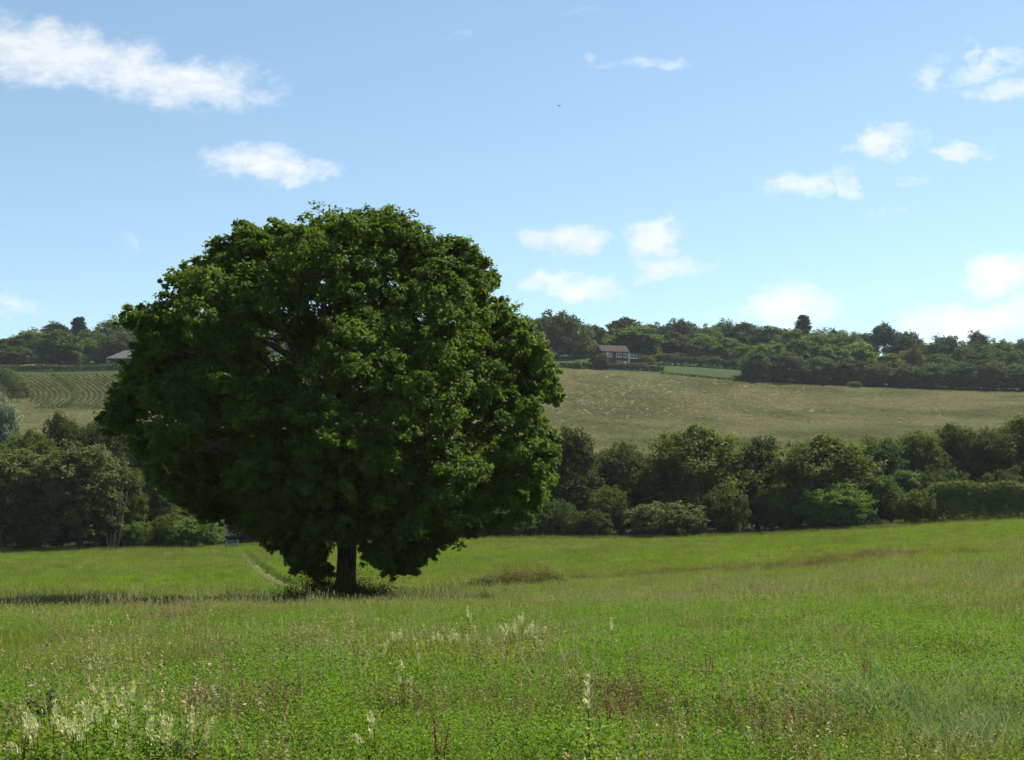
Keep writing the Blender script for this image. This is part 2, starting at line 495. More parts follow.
# ================================================================== GROUND
# red-brown / dark patches of the meadow: centre px,py -> world ellipses
patches = []   # X, Y, rx, ry, kind
def patch(px, py, wpx, dy, kind, s=1.0):
    X, Y, _ = ground_at(px, py)
    X2, Y2, _ = ground_at(px, py-dy/2); X3, Y3, _ = ground_at(px, py+dy/2)
    patches.append((X, Y, wpx/2/F*Y, max(abs(Y2-Y3)/2, .6), kind, s))
for a in [(625,576,150,5,'red',.8),(800,567,170,9,'red',1),(880,556,110,5,'red',.7),(1015,552,70,5,'red',1),(790,552,50,4,'red',.5),(430,578,70,4,'red',.4),
          (720,571,60,5,'red',.6),(940,572,120,5,'red',.35),(100,612,240,8,'red',.7),(185,628,90,10,'red',.9),(20,610,70,8,'red',.9),(60,605,200,5,'red',.8),
          (620,720,120,40,'red',.9),(560,735,110,30,'red',.8),(740,740,80,26,'red',.8),(440,720,120,30,'red',.55),(810,745,90,26,'red',.9),(280,720,90,40,'red',.45),(860,660,60,24,'red',.4),
          (520,655,70,10,'red',.7),(390,645,60,10,'red',.4),(720,600,160,9,'red',.35),(960,620,90,8,'red',.3),
          (655,580,26,4,'lush',1),(700,600,220,8,'lush',.4),(650,660,260,40,'lush',.9),(860,640,260,30,'lush',.7),(880,690,240,30,'lush',.8),(320,690,160,40,'lush',.6),(330,660,100,20,'lush',.5),
          (940,735,220,46,'grey',1),(1010,700,80,20,'grey',.8),(600,640,90,10,'grey',.8),(450,650,120,10,'grey',.4),(980,590,120,5,'grey',.5)]:
    patch(*a)
def zone(X, Y, kind):
    s = np.zeros_like(np.asarray(X, float))
    wx = X + (fbm(X*.35+3, Y*.35, 3)-.5)*3*np.clip(Y/30, .3, 4); wy = Y + (fbm(X*.3+30, Y*.3+8, 3)-.5)*4*np.clip(Y/25, .3, 4)
    for (x, y, rx, ry, k, st) in patches:
        if k != kind: continue
        d = ((wx-x)/rx)**2 + ((wy-y)/ry)**2
        s = np.maximum(s, st*np.clip(1.4-d, 0, 1))
    return s

PATH_PX = [(240,551.5),(244,556),(248,561),(254,567),(262,574),(272,581),(284,586.5),(300,589.5),(322,592)]
def dense(pts, n=12):
    out = []
    for a, b in zip(pts[:-1], pts[1:]):
        for k in range(n): out.append((a[0]+(b[0]-a[0])*k/n, a[1]+(b[1]-a[1])*k/n))
    out.append(pts[-1]); return out
PATH = np.array([ground_at(px, py)[:2] for px, py in dense(PATH_PX, 4)])
def dist_poly(X, Y, poly):
    d = np.full(np.shape(X), 1e9)
    for (a, b) in zip(poly[:-1], poly[1:]):
        ab = b-a; L = max((ab**2).sum(), 1e-9)
        t = np.clip(((X-a[0])*ab[0] + (Y-a[1])*ab[1])/L, 0, 1)
        d = np.minimum(d, np.hypot(X-a[0]-t*ab[0], Y-a[1]-t*ab[1]))
    return d

def pxof(X, Y): return PX0 + F*X/np.maximum(Y, 1)
# crop field outline in the hill: between Y=235 and its top edge
def crop_top(px):
    return np.interp(px, [-300, 0, 20, 125, 250, 400, 545, 600, 660, 745, 770, 1300], [444, 444, 447, 449, 450, 452, 448, 447, 446, 446, 450, 450])

def build_ground():
    ny, nx = 620, 520
    ylin = np.concatenate([np.linspace(-12, 8, 14)[:-1], np.exp(np.linspace(math.log(8), math.log(1500), ny))])
    vs = np.linspace(-.78, .78, nx)
    Yg, Vg = np.meshgrid(ylin, vs, indexing='ij')
    Xg = Vg*(Yg+24)
    Zg = hgt(Xg, Yg)
    v = np.stack([Xg, Yg, Zg], -1).reshape(-1, 3)
    r, c = Yg.shape
    i = (np.arange(r-1)[:, None]*c + np.arange(c-1)[None, :])
    q = np.stack([i, i+1, i+c+1, i+c], -1).reshape(-1, 4)
    X, Y = v[:, 0], v[:, 1]; px = pxof(X, Y)
    col = np.zeros((len(v), 3))
    meadow = np.array([.070, .125, .014]); rough = np.array([.060, .092, .020])
    n1 = fbm(X*.05, Y*.05, 4)[:, None]
    col[:] = meadow*(.85+.3*n1)
    t = (1-sstep(48, 62, Y))[:, None]; col = col*(1-t) + rough*t
    pal = np.array([.105, .125, .035])
    t = sstep(.52, .72, fbm(X*.03+9, Y*.12+4, 4))[:, None]*sstep(50, 70, Y)[:, None]*.8; col = col*(1-t)+pal*t
    red = np.array([.125, .080, .035]); t = zone(X, Y, 'red')[:, None]*.6*(1-sstep(150, 160, Y))[:, None]; col = col*(1-t)+red*t
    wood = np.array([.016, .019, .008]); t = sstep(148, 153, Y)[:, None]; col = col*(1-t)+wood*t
    crop = np.array([.098, .091, .046])
    n2 = fbm(X*.02+5, Y*.02+2, 4)[:, None]
    t = sstep(262, 272, Y)[:, None]; col = col*(1-t) + crop*(.88+.24*n2)*t
    gr = np.array([.026, .042, .011]); n3 = fbm(X*.06, Y*.06, 3)[:, None]
    ct = crop_top(px); t = sstep(-1.5, 1.5, Y-ct)[:, None]; col = col*(1-t) + gr*(.8+.4*n3)*t
    t = (sstep(476, 480, Y)*(1-sstep(500, 505, Y))*(1-sstep(30, 45, px)))[:, None]; col = col*(1-t)+np.array([.10, .094, .05])*t
    t = sstep(505, 530, Y)[:, None]; col = col*(1-t)+wood*t
    me = mesh_np('ground', v, q, smooth=True)
    a = me.attributes.new('ground_colour', 'FLOAT_COLOR', 'POINT')
    a.data.foreach_set('color', np.concatenate([col, np.ones((len(col), 1))], 1).astype(np.float32).ravel())
    m, nt, out = new_mat('ground')
    at = N(nt, 'ShaderNodeAttribute', attribute_name='ground_colour')
    tc = N(nt, 'ShaderNodeTexCoord')
    def no(s, d):
        n = N(nt, 'ShaderNodeTexNoise'); n.inputs['Scale'].default_value = s; n.inputs['Detail'].default_value = d; n.inputs['Roughness'].default_value = .65
        nt.links.new(tc.outputs['Object'], n.inputs['Vector']); return n
    a1 = no(.9, 8); a2 = no(.16, 4)
    f = mathn(nt, 'MULTIPLY_ADD', a1.outputs['Fac'], 1.0, .5)
    f2 = mathn(nt, 'MULTIPLY_ADD', a2.outputs['Fac'], .8, .6)
    f = mathn(nt, 'MULTIPLY', f, f2)
    cb = N(nt, 'ShaderNodeCombineXYZ')
    for k in range(3): nt.links.new(f, cb.inputs[k])
    col_ = mixcol(nt, 1.0, at.outputs['Color'], cb.outputs[0], 'MULTIPLY')
    p = N(nt, 'ShaderNodeBsdfPrincipled'); p.inputs['Roughness'].default_value = .95; p.inputs['Specular IOR Level'].default_value = .05
    nt.links.new(col_, p.inputs['Base Color'])
    b = N(nt, 'ShaderNodeBump'); b.inputs['Strength'].default_value = .3; b.inputs['Distance'].default_value = .06
    nt.links.new(a1.outputs['Fac'], b.inputs['Height']); nt.links.new(b.outputs[0], p.inputs['Normal'])
    nt.links.new(p.outputs[0], out.inputs[0])
    me.materials.append(m)
    tag(link('ground', me), kind='structure')
build_ground()

def ribbon(name, pts, width, lift, mat, kind='structure', label=None, cat=None, group=None, crown=0.0):
    """a strip that lies on the land along world points (X,Y)"""
    pts = np.array(pts, float); P = []
    for a, b in zip(pts[:-1], pts[1:]):
        n = max(1, int(np.hypot(*(b-a))/1.0))
        for k in range(n): P.append(a+(b-a)*k/n)
    P.append(pts[-1]); P = np.array(P)
    for _ in range(3): P[1:-1] = (P[:-2]+P[1:-1]*2+P[2:])/4
    T = np.gradient(P, axis=0); T /= np.linalg.norm(T, axis=1, keepdims=True)
    Nn = np.stack([-T[:, 1], T[:, 0]], 1)
    V = []
    w = width*(.8+.4*fbm(P[:, 0]*.3, P[:, 1]*.3, 2))
    for k in np.linspace(-.5, .5, 5):
        Q = P + Nn*(k*w)[:, None]
        V.append(np.stack([Q[:, 0], Q[:, 1], hgt(Q[:, 0], Q[:, 1]) + lift + crown*(1-4*k*k)], 1))
    V = np.stack(V, 1); n = len(P)
    i = (np.arange(n-1)[:, None]*5 + np.arange(4)[None, :])
    q = np.stack([i, i+1, i+6, i+5], -1).reshape(-1, 4)
    o = link(name, mesh_np(name, V.reshape(-1, 3), q, mat=mat, smooth=True))
    tag(o, label, cat, group, kind)
    return o

M['path'] = solid_mat('path_earth', (.095, .078, .036), (.055, .058, .020), .7, .95, .4)
ribbon('path', PATH, .5, .04, M['path'])
M['road'] = solid_mat('road_asphalt', (.10, .097, .092), (.08, .08, .074), 2, .9)
rd = [ground_at(px, py, 150)[:2] for px, py in ((120, 514), (170, 513.5), (205, 513), (240, 512.5), (300, 512))]
ribbon('road', rd, 3.0, .12, M['road'])
TRAMS = []
M['track'] = solid_mat('tramline_growth', (.022, .029, .011), (.036, .040, .016), .6, .95)
for k, tr in enumerate([[(560, 396), (575, 403), (590, 410), (606, 417), (632, 421)], [(600, 422), (610, 430), (612, 437)], [(650, 380), (700, 391), (730, 400), (775, 408)],
           [(638, 426), (655, 434), (668, 438)], [(845, 403), (880, 413), (910, 424)], [(580, 380), (640, 395), (700, 406)], [(780, 392), (850, 400), (960, 414)]]):
    P = np.array([ground_at(px, py, 230)[:2] for px, py in dense(tr, 3)]); TRAMS.append(P)
    ribbon('tractor_track', P, [1.5, .8, 1.1, 1.2, 1.0, .6, .6][k], .10, M['track'])

# ================================================================== OAK
def build_oak():
    rng = np.random.RandomState(11)
    Y0 = 51.0; s = Y0/F; AX = 346.0
    X0 = (AX-PX0)*s; Z0 = h1(X0, Y0)
    def zpx(py): return (PY0-py)*s - Z0
    rows = [(212,345,408),(225,258,432),(235,222,470),(250,200,488),(265,188,500),(282,180,503),(300,152,518),(320,134,530),(345,124,545),(370,116,560),
            (400,108,566),(430,108,560),(455,120,561),(480,140,557),(500,172,551),(520,212,536),(538,266,470),(556,285,442),(570,298,420)]
    rows = np.array(rows, float)
    lob = []
    def add(py, phi, rho, r):
        L = np.interp(py, rows[:, 0], rows[:, 1]); Rr = np.interp(py, rows[:, 0], rows[:, 2])
        L = L+5*np.clip((py-240)/60, 0, 1); Rr = Rr-7
        cx = (L+Rr)/2; hw = (Rr-L)/2*s
        if py < 520: rho = rho*(1 + .17*(float(vnoise(math.cos(phi)*2.2+20, py/34.0+math.sin(phi)*1.5))-.52))
        rx = max(hw - r, .05)*rho; ry = max(min(hw, 8.6)*.97 - r, .05)*rho
        lob.append(((cx-AX)*s + math.cos(phi)*rx, math.sin(phi)*ry, zpx(py), r))
    # outline lobes
    for py in np.arange(226, 572, 15):
        for ph in (0, math.pi):
            r = rng.uniform(.6, 1.0) if py < 525 else rng.uniform(.45, .7)
            add(py+rng.uniform(-5, 5), ph+rng.uniform(-.25, .25), rng.uniform(.9, 1.04), r)
    for px in np.arange(262, 455, 16):   # top of the crown
        top = np.interp(px, [255, 290, 325, 350, 375, 400, 425, 440, 455], [222, 219, 217, 212, 207, 213, 228, 238, 238])
        r = rng.uniform(.7, 1.1)
        lob.append(((px-AX)*s, rng.uniform(-2, 2), zpx(top)-r*.85, r))
    # skin of the crown all round
    for py in np.arange(222, 545, 21):
        L = np.interp(py, rows[:, 0], rows[:, 1]); Rr = np.interp(py, rows[:, 0], rows[:, 2]); hw = (Rr-L)/2*s
        n = max(5, int(hw*1.75))
        o = rng.uniform(0, 6)
        for k in range(n):
            add(py+rng.uniform(-9, 9), o+2*math.pi*k/n+rng.uniform(-.2, .2), rng.uniform(.66, 1.03), rng.uniform(.65, 1.4))
    # ragged sprays standing proud of the skin
    for k in range(230):
        py = rng.uniform(214, 540); ph = rng.uniform(0, 6.28) if k % 3 else rng.choice([0, math.pi])+rng.uniform(-.3, .3)
        add(py, ph, rng.uniform(.97, 1.05), rng.uniform(.28, .5))
    for px in range(215, 500, 7):
        lob.append(((px+rng.uniform(-3, 3)-AX)*s, rng.uniform(-1.5, 1.5), 30.0, rng.uniform(.22, .5)))
    # inside
    for k in range(45):
        add(rng.uniform(260, 520), rng.uniform(0, 6.28), math.sqrt(rng.uniform(0, .5)), rng.uniform(1.2, 1.7))
    # low hanging boughs, near and far side
    for px, py, y in [(300,556,-1.5),(310,560,1),(288,552,-3),(322,562,-2.5),(328,552,-3.5),(400,556,-2),(410,560,-1),(420,552,0),(388,556,-3),(432,545,1.5),(445,540,-1),(375,545,-3.5),(355,540,-4.5),(340,535,-5),(365,530,-6),(270,540,-2),(390,540,3),(310,540,3.5),(348,530,4),
                      (198,512,-1),(202,520,-1),(166,492,0),(172,500,0),(455,535,-1),(392,572,-3),(386,564,-3.5),(412,574,-2),(306,570,-2.5),(316,566,-3.2),(296,562,-1),(335,548,-4),(360,546,-4.3),(346,540,-4.8),(322,556,-3.2),(374,556,-3),(300,572,-1),(404,566,-2.4),(395,563,-.5),(415,563,-2)]:
        lob.append(((px-AX)*s, y, zpx(py)+.25, rng.uniform(.35, .6)))
    lob = np.array(lob)
    # no lobe sticks out above the outline or hangs below the skirt of the crown
    lpx = AX + lob[:, 0]/s
    topc = np.interp(lpx, [107,125,150,172,185,205,222,232,250,268,283,300,330,350,375,400,425,440,455,470,480,498,506,520,545,562],
                     [411,356,317,304,281,256,242,244,233,228,237,229,223,217,213,219,235,250,242,249,262,268,292,311,351,406])
    skirt = np.interp(lpx, [107,130,160,200,260,300,420,460,520,548,562], [415,462,492,515,545,556,556,545,528,505,450])
    lob[:, 2] = np.minimum(lob[:, 2], zpx(topc) - lob[:, 3]*1.05)
    keep = lob[:, 3] > .72
    lob[:, 2] = np.where(keep, np.maximum(lob[:, 2], zpx(skirt) + lob[:, 3]*.75), lob[:, 2])
    lpy = PY0 - (lob[:, 2]+Z0)/s
    Lb = (np.interp(lpy, rows[:, 0], rows[:, 1])-AX)*s; Rb = (np.interp(lpy, rows[:, 0], rows[:, 2])-AX)*s
    lob[:, 0] = np.clip(lob[:, 0], np.minimum(Lb + lob[:, 3]*1.02, 0), np.maximum(Rb - lob[:, 3]*.95, 0))
    big = lob[lob[:, 3] > .72]; small = lob[lob[:, 3] <= .72]
    root = empty('oak_tree', (X0, Y0, Z0))
    tag(root, 'huge dark round-crowned oak standing alone in the meadow', 'tree')
    crown = crown_from_lobes('crown', lob[lob[:, 3] > .52], 44, 38, .098, rng, M['oak'], .19, .6, .9, 1.5)
    fine = crown_from_lobes('crown', lob[lob[:, 3] <= .52], 12, 30, .095, rng, M['oak'], .30, .6, 1.0, 1.5)
    crown = join_mesh(crown, fine)
    link('crown', crown, root)
    # trunk with flared base and limbs reaching into the lobes
    mb = MB()
    mb.tube([(0, 0, -.5), (0, 0, 0), (.02, 0, .5), (0, 0, 1.2), (.04, 0, 2.2), (0, 0, 3.2), (-.1, .1, 4.6), (-.15, .1, 7), (.1, .1, 10), (.2, 0, 12.6)],
            [.95, .68, .47, .39, .37, .44, .40, .33, .22, .08], 18)
    for k in range(7):  # root flare
        a = 2*math.pi*k/7+.3
        mb.tube([(math.cos(a)*1.15, math.sin(a)*1.15, -.25), (math.cos(a)*.6, math.sin(a)*.6, .12), (math.cos(a)*.38, math.sin(a)*.38, .9)], [.12, .2, .12], 7)
    sel = big[rng.permutation(len(big))[:46]]
    for L in sel:
        e = Vector(L[:3]); z0 = min(2.6 + rng.uniform(0, 5.5), max(2.4, e.z-1.0))
        p0 = Vector((0, 0, z0)); mid = p0.lerp(e, .5) + Vector((rng.uniform(-.5, .5), rng.uniform(-.5, .5), rng.uniform(.2, 1.0)))
        q1 = p0.lerp(mid, .5)+Vector((0, 0, .2)); q2 = mid.lerp(e, .5)+Vector((rng.uniform(-.3, .3), rng.uniform(-.3, .3), .1))
        r = .10+.02*(e-p0).length
        mb.tube([p0, q1, mid, q2, e], [r, r*.8, r*.55, r*.32, r*.1], 7)
        for j in range(4):
            dd = Vector(rand_dir(1, rng)[0])*L[3]*.9
            mb.tube([q2, q2.lerp(e+dd, .6)+Vector((0, 0, .1)), e+dd], [r*.25, r*.15, .01], 5)
    mb.build('trunk', M['bark'], root, True)
    return X0, Y0
OX, OY = build_oak()

# ================================================================== MIDDLE HEDGEROW TREES
PR = {
 'round': broad_proto(21, 12, 11, .6, 30, 1.9, 28, 40, .20, jit=.2),
 'round2': broad_proto(22, 12, 10, .4, 26, 2.1, 30, 40, .20, shape=.4, jit=.22),
 'tall': broad_proto(23, 13, 8, .5, 26, 1.7, 28, 36, .20, shape=1.2, jit=.2),
 'willow': broad_proto(24, 10, 9, .2, 44, 1.25, 26, 36, .15, shape=.2, up=.8, jit=.1),
 'bush': broad_proto(25, 4, 6, .0, 24, .85, 24, 28, .13, shape=.3, r0=.1),
 'dome': broad_proto(26, 9, 10, .0, 34, 1.5, 26, 34, .18, shape=.2, jit=.2),
}
MID = [ # proto, px, top, Y, width, material, name, label
 ('tall',572,428,160,62,'dark','hedgerow_tree','dark narrow tree beside the oak crown, first of the trees right of it'),
 ('round2',622,440,164,66,'dark','hedgerow_tree','dull dark tree with sunlit top left of the broad domed tree'),
 ('round',695,424,160,104,'mid','hedgerow_tree','broad domed tree behind the pale rounded shrub, mid hedgerow'),
 ('tall',758,436,162,62,'dark','hedgerow_tree','dark upright tree between the two broad domed trees'),
 ('round',824,434,158,100,'mid','hedgerow_tree','broad domed tree whose right shoulder slopes down, centre right'),
 ('dome',836,484,152,78,'bright','field_maple','bright green low tree in front of the hedgerow, centre right'),
 ('bush',668,500,150,80,'willow','willow_shrub','pale rounded willow shrub at the meadow edge, middle of the photo'),
 ('bush',722,486,152,52,'dark','hawthorn_bush','dark upright bush just right of the pale rounded shrub'),
 ('bush',609,484,154,46,'mid','hawthorn_bush','grey green bush just left of the pale rounded shrub'),
 ('bush',592,508,150,40,'dark','elder_bush','low dark bush left of the grey green bush, at the meadow edge'),
 ('bush',555,498,152,50,'dark','elder_bush','dark bush under the right edge of the oak crown'),
 ('bush',520,510,151,56,'dark','elder_bush','low dark bush behind the oak, right of its hanging boughs'),
 ('round2',882,434,176,52,'dark','hedgerow_tree','dark tree right of the broad tree with sloping shoulder'),
 ('round',918,428,178,54,'mid','hedgerow_tree','second tree right of the sloping-shouldered tree, behind the hedge'),
 ('tall',905,470,168,40,'mid','hedgerow_tree','small mid green tree in front of the dark tree row, right'),
 ('round',955,422,180,56,'dark','hedgerow_tree','third tree right of the sloping-shouldered tree, behind clipped hedge'),
 ('round2',992,424,178,56,'dark','hedgerow_tree','dark tree over the clipped hedge, last but one on the right'),
 ('round',1030,410,180,66,'mid','hedgerow_tree','tallest tree over the clipped hedge at the right edge'),
 ('round',1085,415,178,80,'mid','hedgerow_tree','tree just outside the right end of the hedgerow'),
 ('bush',918,488,151,42,'mid','hawthorn_bush','rounded bush at the left end of the long clipped hedge'),
 ('dome',872,470,156,60,'dark','hawthorn_bush','dark bush between the bright low tree and clipped hedge'),
 ('dome',780,478,155,52,'mid','hawthorn_bush','mid green bush left of the bright low tree'),
 # behind and left of the oak
 ('round',480,436,165,90,'dark','hedgerow_tree','dark tree behind the right half of the oak crown'),
 ('round2',420,440,168,80,'dark','hedgerow_tree','dark tree straight behind the oak crown'),
 ('round',345,442,168,90,'dark','hedgerow_tree','dark tree behind the oak trunk'),
 ('round2',275,446,166,70,'dark','hedgerow_tree','dark tree above the wooden stile'),
 ('dome',330,500,154,90,'dark','elder_bush','dark bush directly behind the oak trunk'),
 ('dome',420,498,155,90,'dark','elder_bush','dark bush behind the oak, right of its trunk'),
 ('dome',265,510,156,50,'dark','elder_bush','dark bush just right of the wooden stile'),
 ('dome',480,500,154,80,'dark','elder_bush','wide dark bush behind the oak boughs on the right'),
 ('bush',195,516,151,58,'mid','hawthorn_bush','rounded green bush just left of the wooden stile'),
 ('bush',170,512,153,46,'mid','hawthorn_bush','mid green bush, second to the left of the stile'),
 ('tall',158,462,158,48,'mid','hedgerow_tree','mid green tree under the left edge of the oak crown'),
 ('tall',132,470,154,34,'mid','ash_sapling','slim light green sapling right of the bare-branched tree'),
 ('willow',80,441,152,96,'willow','willow_tree','grey green willow with many rounded heads, left of the oak'),
 ('willow',4,444,153,88,'willow','willow_tree','grey green willow cut by the left edge of the photo'),
 ('bush',140,520,151,34,'mid','elder_bush','low bush at the foot of the bare-branched tree'),
 ('dome',40,500,150,60,'dark','elder_bush','dark bush under the gap between the two willows'),
 ('round',62,411,186,44,'dark','hedgerow_tree','dark tree rising behind the willows, first from the left'),
 ('round2',102,414,184,54,'dark','hedgerow_tree','dark tree rising behind the willows, beside the oak crown'),
 ('round',30,428,182,60,'mid','hedgerow_tree','mid green tree below the silvery tree, behind the willows'),
 ('tall',140,420,188,46,'dark','hedgerow_tree','dark tree half hidden by the left edge of the oak'),
 ('round',4,394,196,42,'silver','silver_poplar','silvery white-leaved tree at the left edge of the photo'),
 ('round',-50,415,184,80,'mid','hedgerow_tree','tree just outside the left end of the hedgerow'),
 ('dome',120,500,157,60,'dark','elder_bush','dark bush behind the bare-branched tree'),
 ('round',215,440,235,110,'dark','hedgerow_tree','dark tree beyond the lane, seen through the oak boughs'),
 ('round2',170,452,230,80,'dark','hedgerow_tree','dark tree beyond the lane, left of the stile'),
]
for (pk, px, top, Y, w, mat, nm, lab) in MID:
    tree_px(PR[pk], nm, px, top, Y, w*(1.18 if 'tree' in nm else 1.05), mat, lab, 'bush' if 'bush' in nm or 'shrub' in nm else 'tree')
# shade-filling undergrowth between the trunks
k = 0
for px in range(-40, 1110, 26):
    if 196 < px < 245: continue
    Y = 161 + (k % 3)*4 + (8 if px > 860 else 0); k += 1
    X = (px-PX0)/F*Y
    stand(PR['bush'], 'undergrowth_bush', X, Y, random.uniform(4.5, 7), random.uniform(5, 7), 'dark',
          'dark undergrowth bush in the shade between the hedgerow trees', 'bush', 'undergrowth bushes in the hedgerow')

# bare branched tree by the willow
def bare_tree():
    rng = np.random.RandomState(3)
    X = (113-PX0)/F*150.5; Y = 150.5
    mb = MB()
    for j in range(7):
        a = rng.uniform(-1, 1); L = rng.uniform(4.2, 7.5)
        p = [(0 + j*.15-.5, 0, -.2)]
        for t in (.25, .5, .75, 1.0):
            p.append((j*.22-.7 + a*t*1.3 + rng.uniform(-.15, .15), rng.uniform(-.4, .4), L*t))
        mb.tube(p, [.12, .10, .08, .05, .02], 6)
        for q in range(4):
            b = p[2+q % 3]; s = rng.uniform(-1, 1)
            mb.tube([b, (b[0]+s*.5, b[1]-.2, b[2]+.6), (b[0]+s*1.1, b[1]-.3, b[2]+rng.uniform(.6, 1.3))], [.05, .035, .015], 5)
    root = empty('bare_tree', (X, Y, h1(X, Y))); mb.build('trunk', M['palebark'], root, True)
    tag(root, 'thin tree with pale bare branches beside the willow', 'tree')
    lob = [(rng.uniform(-1.6, 1.6), rng.uniform(-.5, .5), rng.uniform(4.5, 7), .5) for _ in range(7)]
    link('crown', crown_from_lobes('crown', lob, 10, 14, .16, rng, M['mid'], .4), root)
bare_tree()

# ------------------------------------------------------------------ hedges
def hedge(name, pts, width, height, mat, label, leaf=.2, dens=60, seed=1, wob=.25):
    """clipped hedge: leaves through a long rounded body along world points"""
    rng = np.random.RandomState(seed)
    pts = np.array(pts, float)
    seg = np.hypot(*(pts[1:]-pts[:-1]).T); cum = np.concatenate([[0], np.cumsum(seg)]); L = cum[-1]
    n = int(L*dens*height)
    s = rng.uniform(0, L, n); th = rng.uniform(-.15, math.pi+.15, n); rr = np.sqrt(rng.uniform(.45, 1.08, n))
    cx = np.interp(s, cum, pts[:, 0]); cy = np.interp(s, cum, pts[:, 1])
    i = np.clip(np.searchsorted(cum, s)-1, 0, len(seg)-1)
    T = (pts[i+1]-pts[i])/seg[i][:, None]; Nn = np.stack([-T[:, 1], T[:, 0]], 1)
    hh = height*(1-wob + 2*wob*fbm(s*.25+seed, s*0+seed, 3))
    cxs = np.sign(np.cos(th))*np.abs(np.cos(th))**.6; szs = np.sign(np.sin(th))*np.abs(np.sin(th))**.6
    lat = cxs*rr*width/2; ver = np.maximum(szs, -.02)*rr*hh
    x = cx+Nn[:, 0]*lat; y = cy+Nn[:, 1]*lat
    ox, oy = pts.mean(0); oz = h1(ox, oy)
    pos = np.stack([x-ox, y-oy, hgt(cx, cy)+ver-oz], 1)
    nr = np.stack([Nn[:, 0]*cxs, Nn[:, 1]*cxs, szs], 1) + rand_dir(n, rng)*.9
    v, q = leaf_cards(pos, nr, leaf*rng.uniform(.6, 1.4, n), 1.4, rng)
    tint = np.clip(fbm(s*.8, ver*2, 2)*.6 + rng.uniform(0, .5, n), 0, 1)
    me = mesh_np(name, v, q, None, M[mat], np.repeat(tint, 4))
    o = link(name, me, None, (ox, oy, oz)); tag(o, label, 'hedge'); return o
def G(px, Y): return ((px-PX0)/F*Y, Y)
hedge('clipped_hedge', [G(928, 152), G(980, 151), G(1040, 150), G(1120, 149)], 3.0, 4.2, 'mid', 'long clipped hedge along the meadow edge, far right', .2, 260, 4, .32)
hedge('field_hedge', [G(560, 450), G(600, 452), G(640, 455), G(664, 457)], 2.2, 2.0, 'dark', 'dark hedge along the crop edge below the house', .4, 45, 5)
hedge('field_hedge', [G(636, 478), G(690, 484), G(745, 488)], 3.0, 3.4, 'dark', 'dark hedge on the far side of the small green pasture', .45, 30, 6)
hedge('field_hedge', [G(640, 500), G(690, 505), G(720, 506)], 3.0, 3.0, 'mid', 'paler hedge above the pasture hedge, right of the house', .45, 30, 16)
hedge('field_hedge', [G(-60, 466), G(0, 466), G(60, 466), G(130, 468)], 2.6, 2.2, 'dark', 'dark hedge along the top of the row-planted field', .42, 34, 7)
hedge('field_hedge', [G(-20, 440), G(6, 428), G(16, 400), G(23, 378)], 5.0, 4.0, 'dark', 'dark hedge running downhill at the left of the row-planted field', .38, 34, 8)
hedge('field_hedge', [G(660, 450), G(700, 449), G(745, 448)], 1.2, .8, 'mid', 'thin strip of growth between pasture and crop field', .35, 40, 9)

# ================================================================== FAR RIDGE TREES
FP = [broad_proto(31+i, 12, w, .2, n, r, 24, 24, .36, shape=sh, squash=1.0, jit=.2) for i, (w, n, r, sh) in enumerate([(12, 22, 2.2, 1), (11, 20, 2.3, .3), (9, 18, 2.0, 1.1), (14, 24, 2.3, .6), (11, 26, 1.8, .5)])]
PINE = pine_proto(41, 14, 8, 7, True)
CONE = pine_proto(42, 14, 6, 8, False)
ords = ['first', 'second', 'third', 'fourth', 'fifth', 'sixth', 'seventh', 'eighth', 'ninth', 'tenth', 'eleventh', 'twelfth', 'thirteenth', 'fourteenth', 'fifteenth', 'sixteenth', 'seventeenth', 'eighteenth', 'nineteenth', 'twentieth']
def far(items, fmt, group, kindname='ridge_tree'):
    for i, (px, top, Y, w, mat) in enumerate(items):
        p = FP[(i*7+int(px)) % 5]
        tree_px(p, kindname, px, top-3, Y, w, mat, fmt % ords[i], 'tree', group, sink=1.1)
cols = ['dark', 'mid', 'dark', 'dark', 'mid']
far([(558,312,490,66,'dark'),(592,325,520,40,'dark'),(625,318,560,46,'dark'),(652,324,560,36,'dark'),(680,320,560,46,'dark'),(708,326,560,36,'mid'),(724,322,580,34,'dark'),(745,323,575,46,'dark')],
    '%s treetop along the skyline counting right from the oak crown', 'skyline trees above the house')
far([(632,326,500,62,'mid'),(672,332,515,46,'dark'),(702,336,515,40,'mid'),(728,338,515,38,'mid'),(585,338,500,30,'mid'),(650,345,505,26,'mid'),(690,345,510,34,'dark'),(748,345,500,36,'mid')],
    '%s planted of the lower trees right behind the house and pasture', 'trees behind the house')
far([(772,327,560,50,'dark'),(790,330,545,44,'mid'),(822,331,540,44,'bright'),(845,333,540,40,'mid'),(862,333,560,38,'dark'),(905,332,560,44,'dark'),(928,344,545,30,'mid'),(946,336,540,44,'dark'),(975,342,545,34,'dark'),(1000,340,540,44,'mid'),(1030,338,540,46,'dark'),(1070,338,540,60,'dark')],
    '%s skyline tree of the right-hand wood counting from its left end', 'skyline trees of the right-hand wood')
far([(768,342,462,52,'mid'),(800,338,478,50,'dark'),(830,345,474,50,'mid'),(856,342,490,44,'bright'),(884,354,480,44,'mid'),(910,350,485,42,'mid'),(938,354,482,42,'dark'),(965,348,484,44,'dark'),(992,350,480,46,'dark'),(1020,350,478,46,'dark'),(1055,348,478,60,'dark')],
    '%s tree in the middle rank of the right-hand wood, from the left', 'middle trees of the right-hand wood')
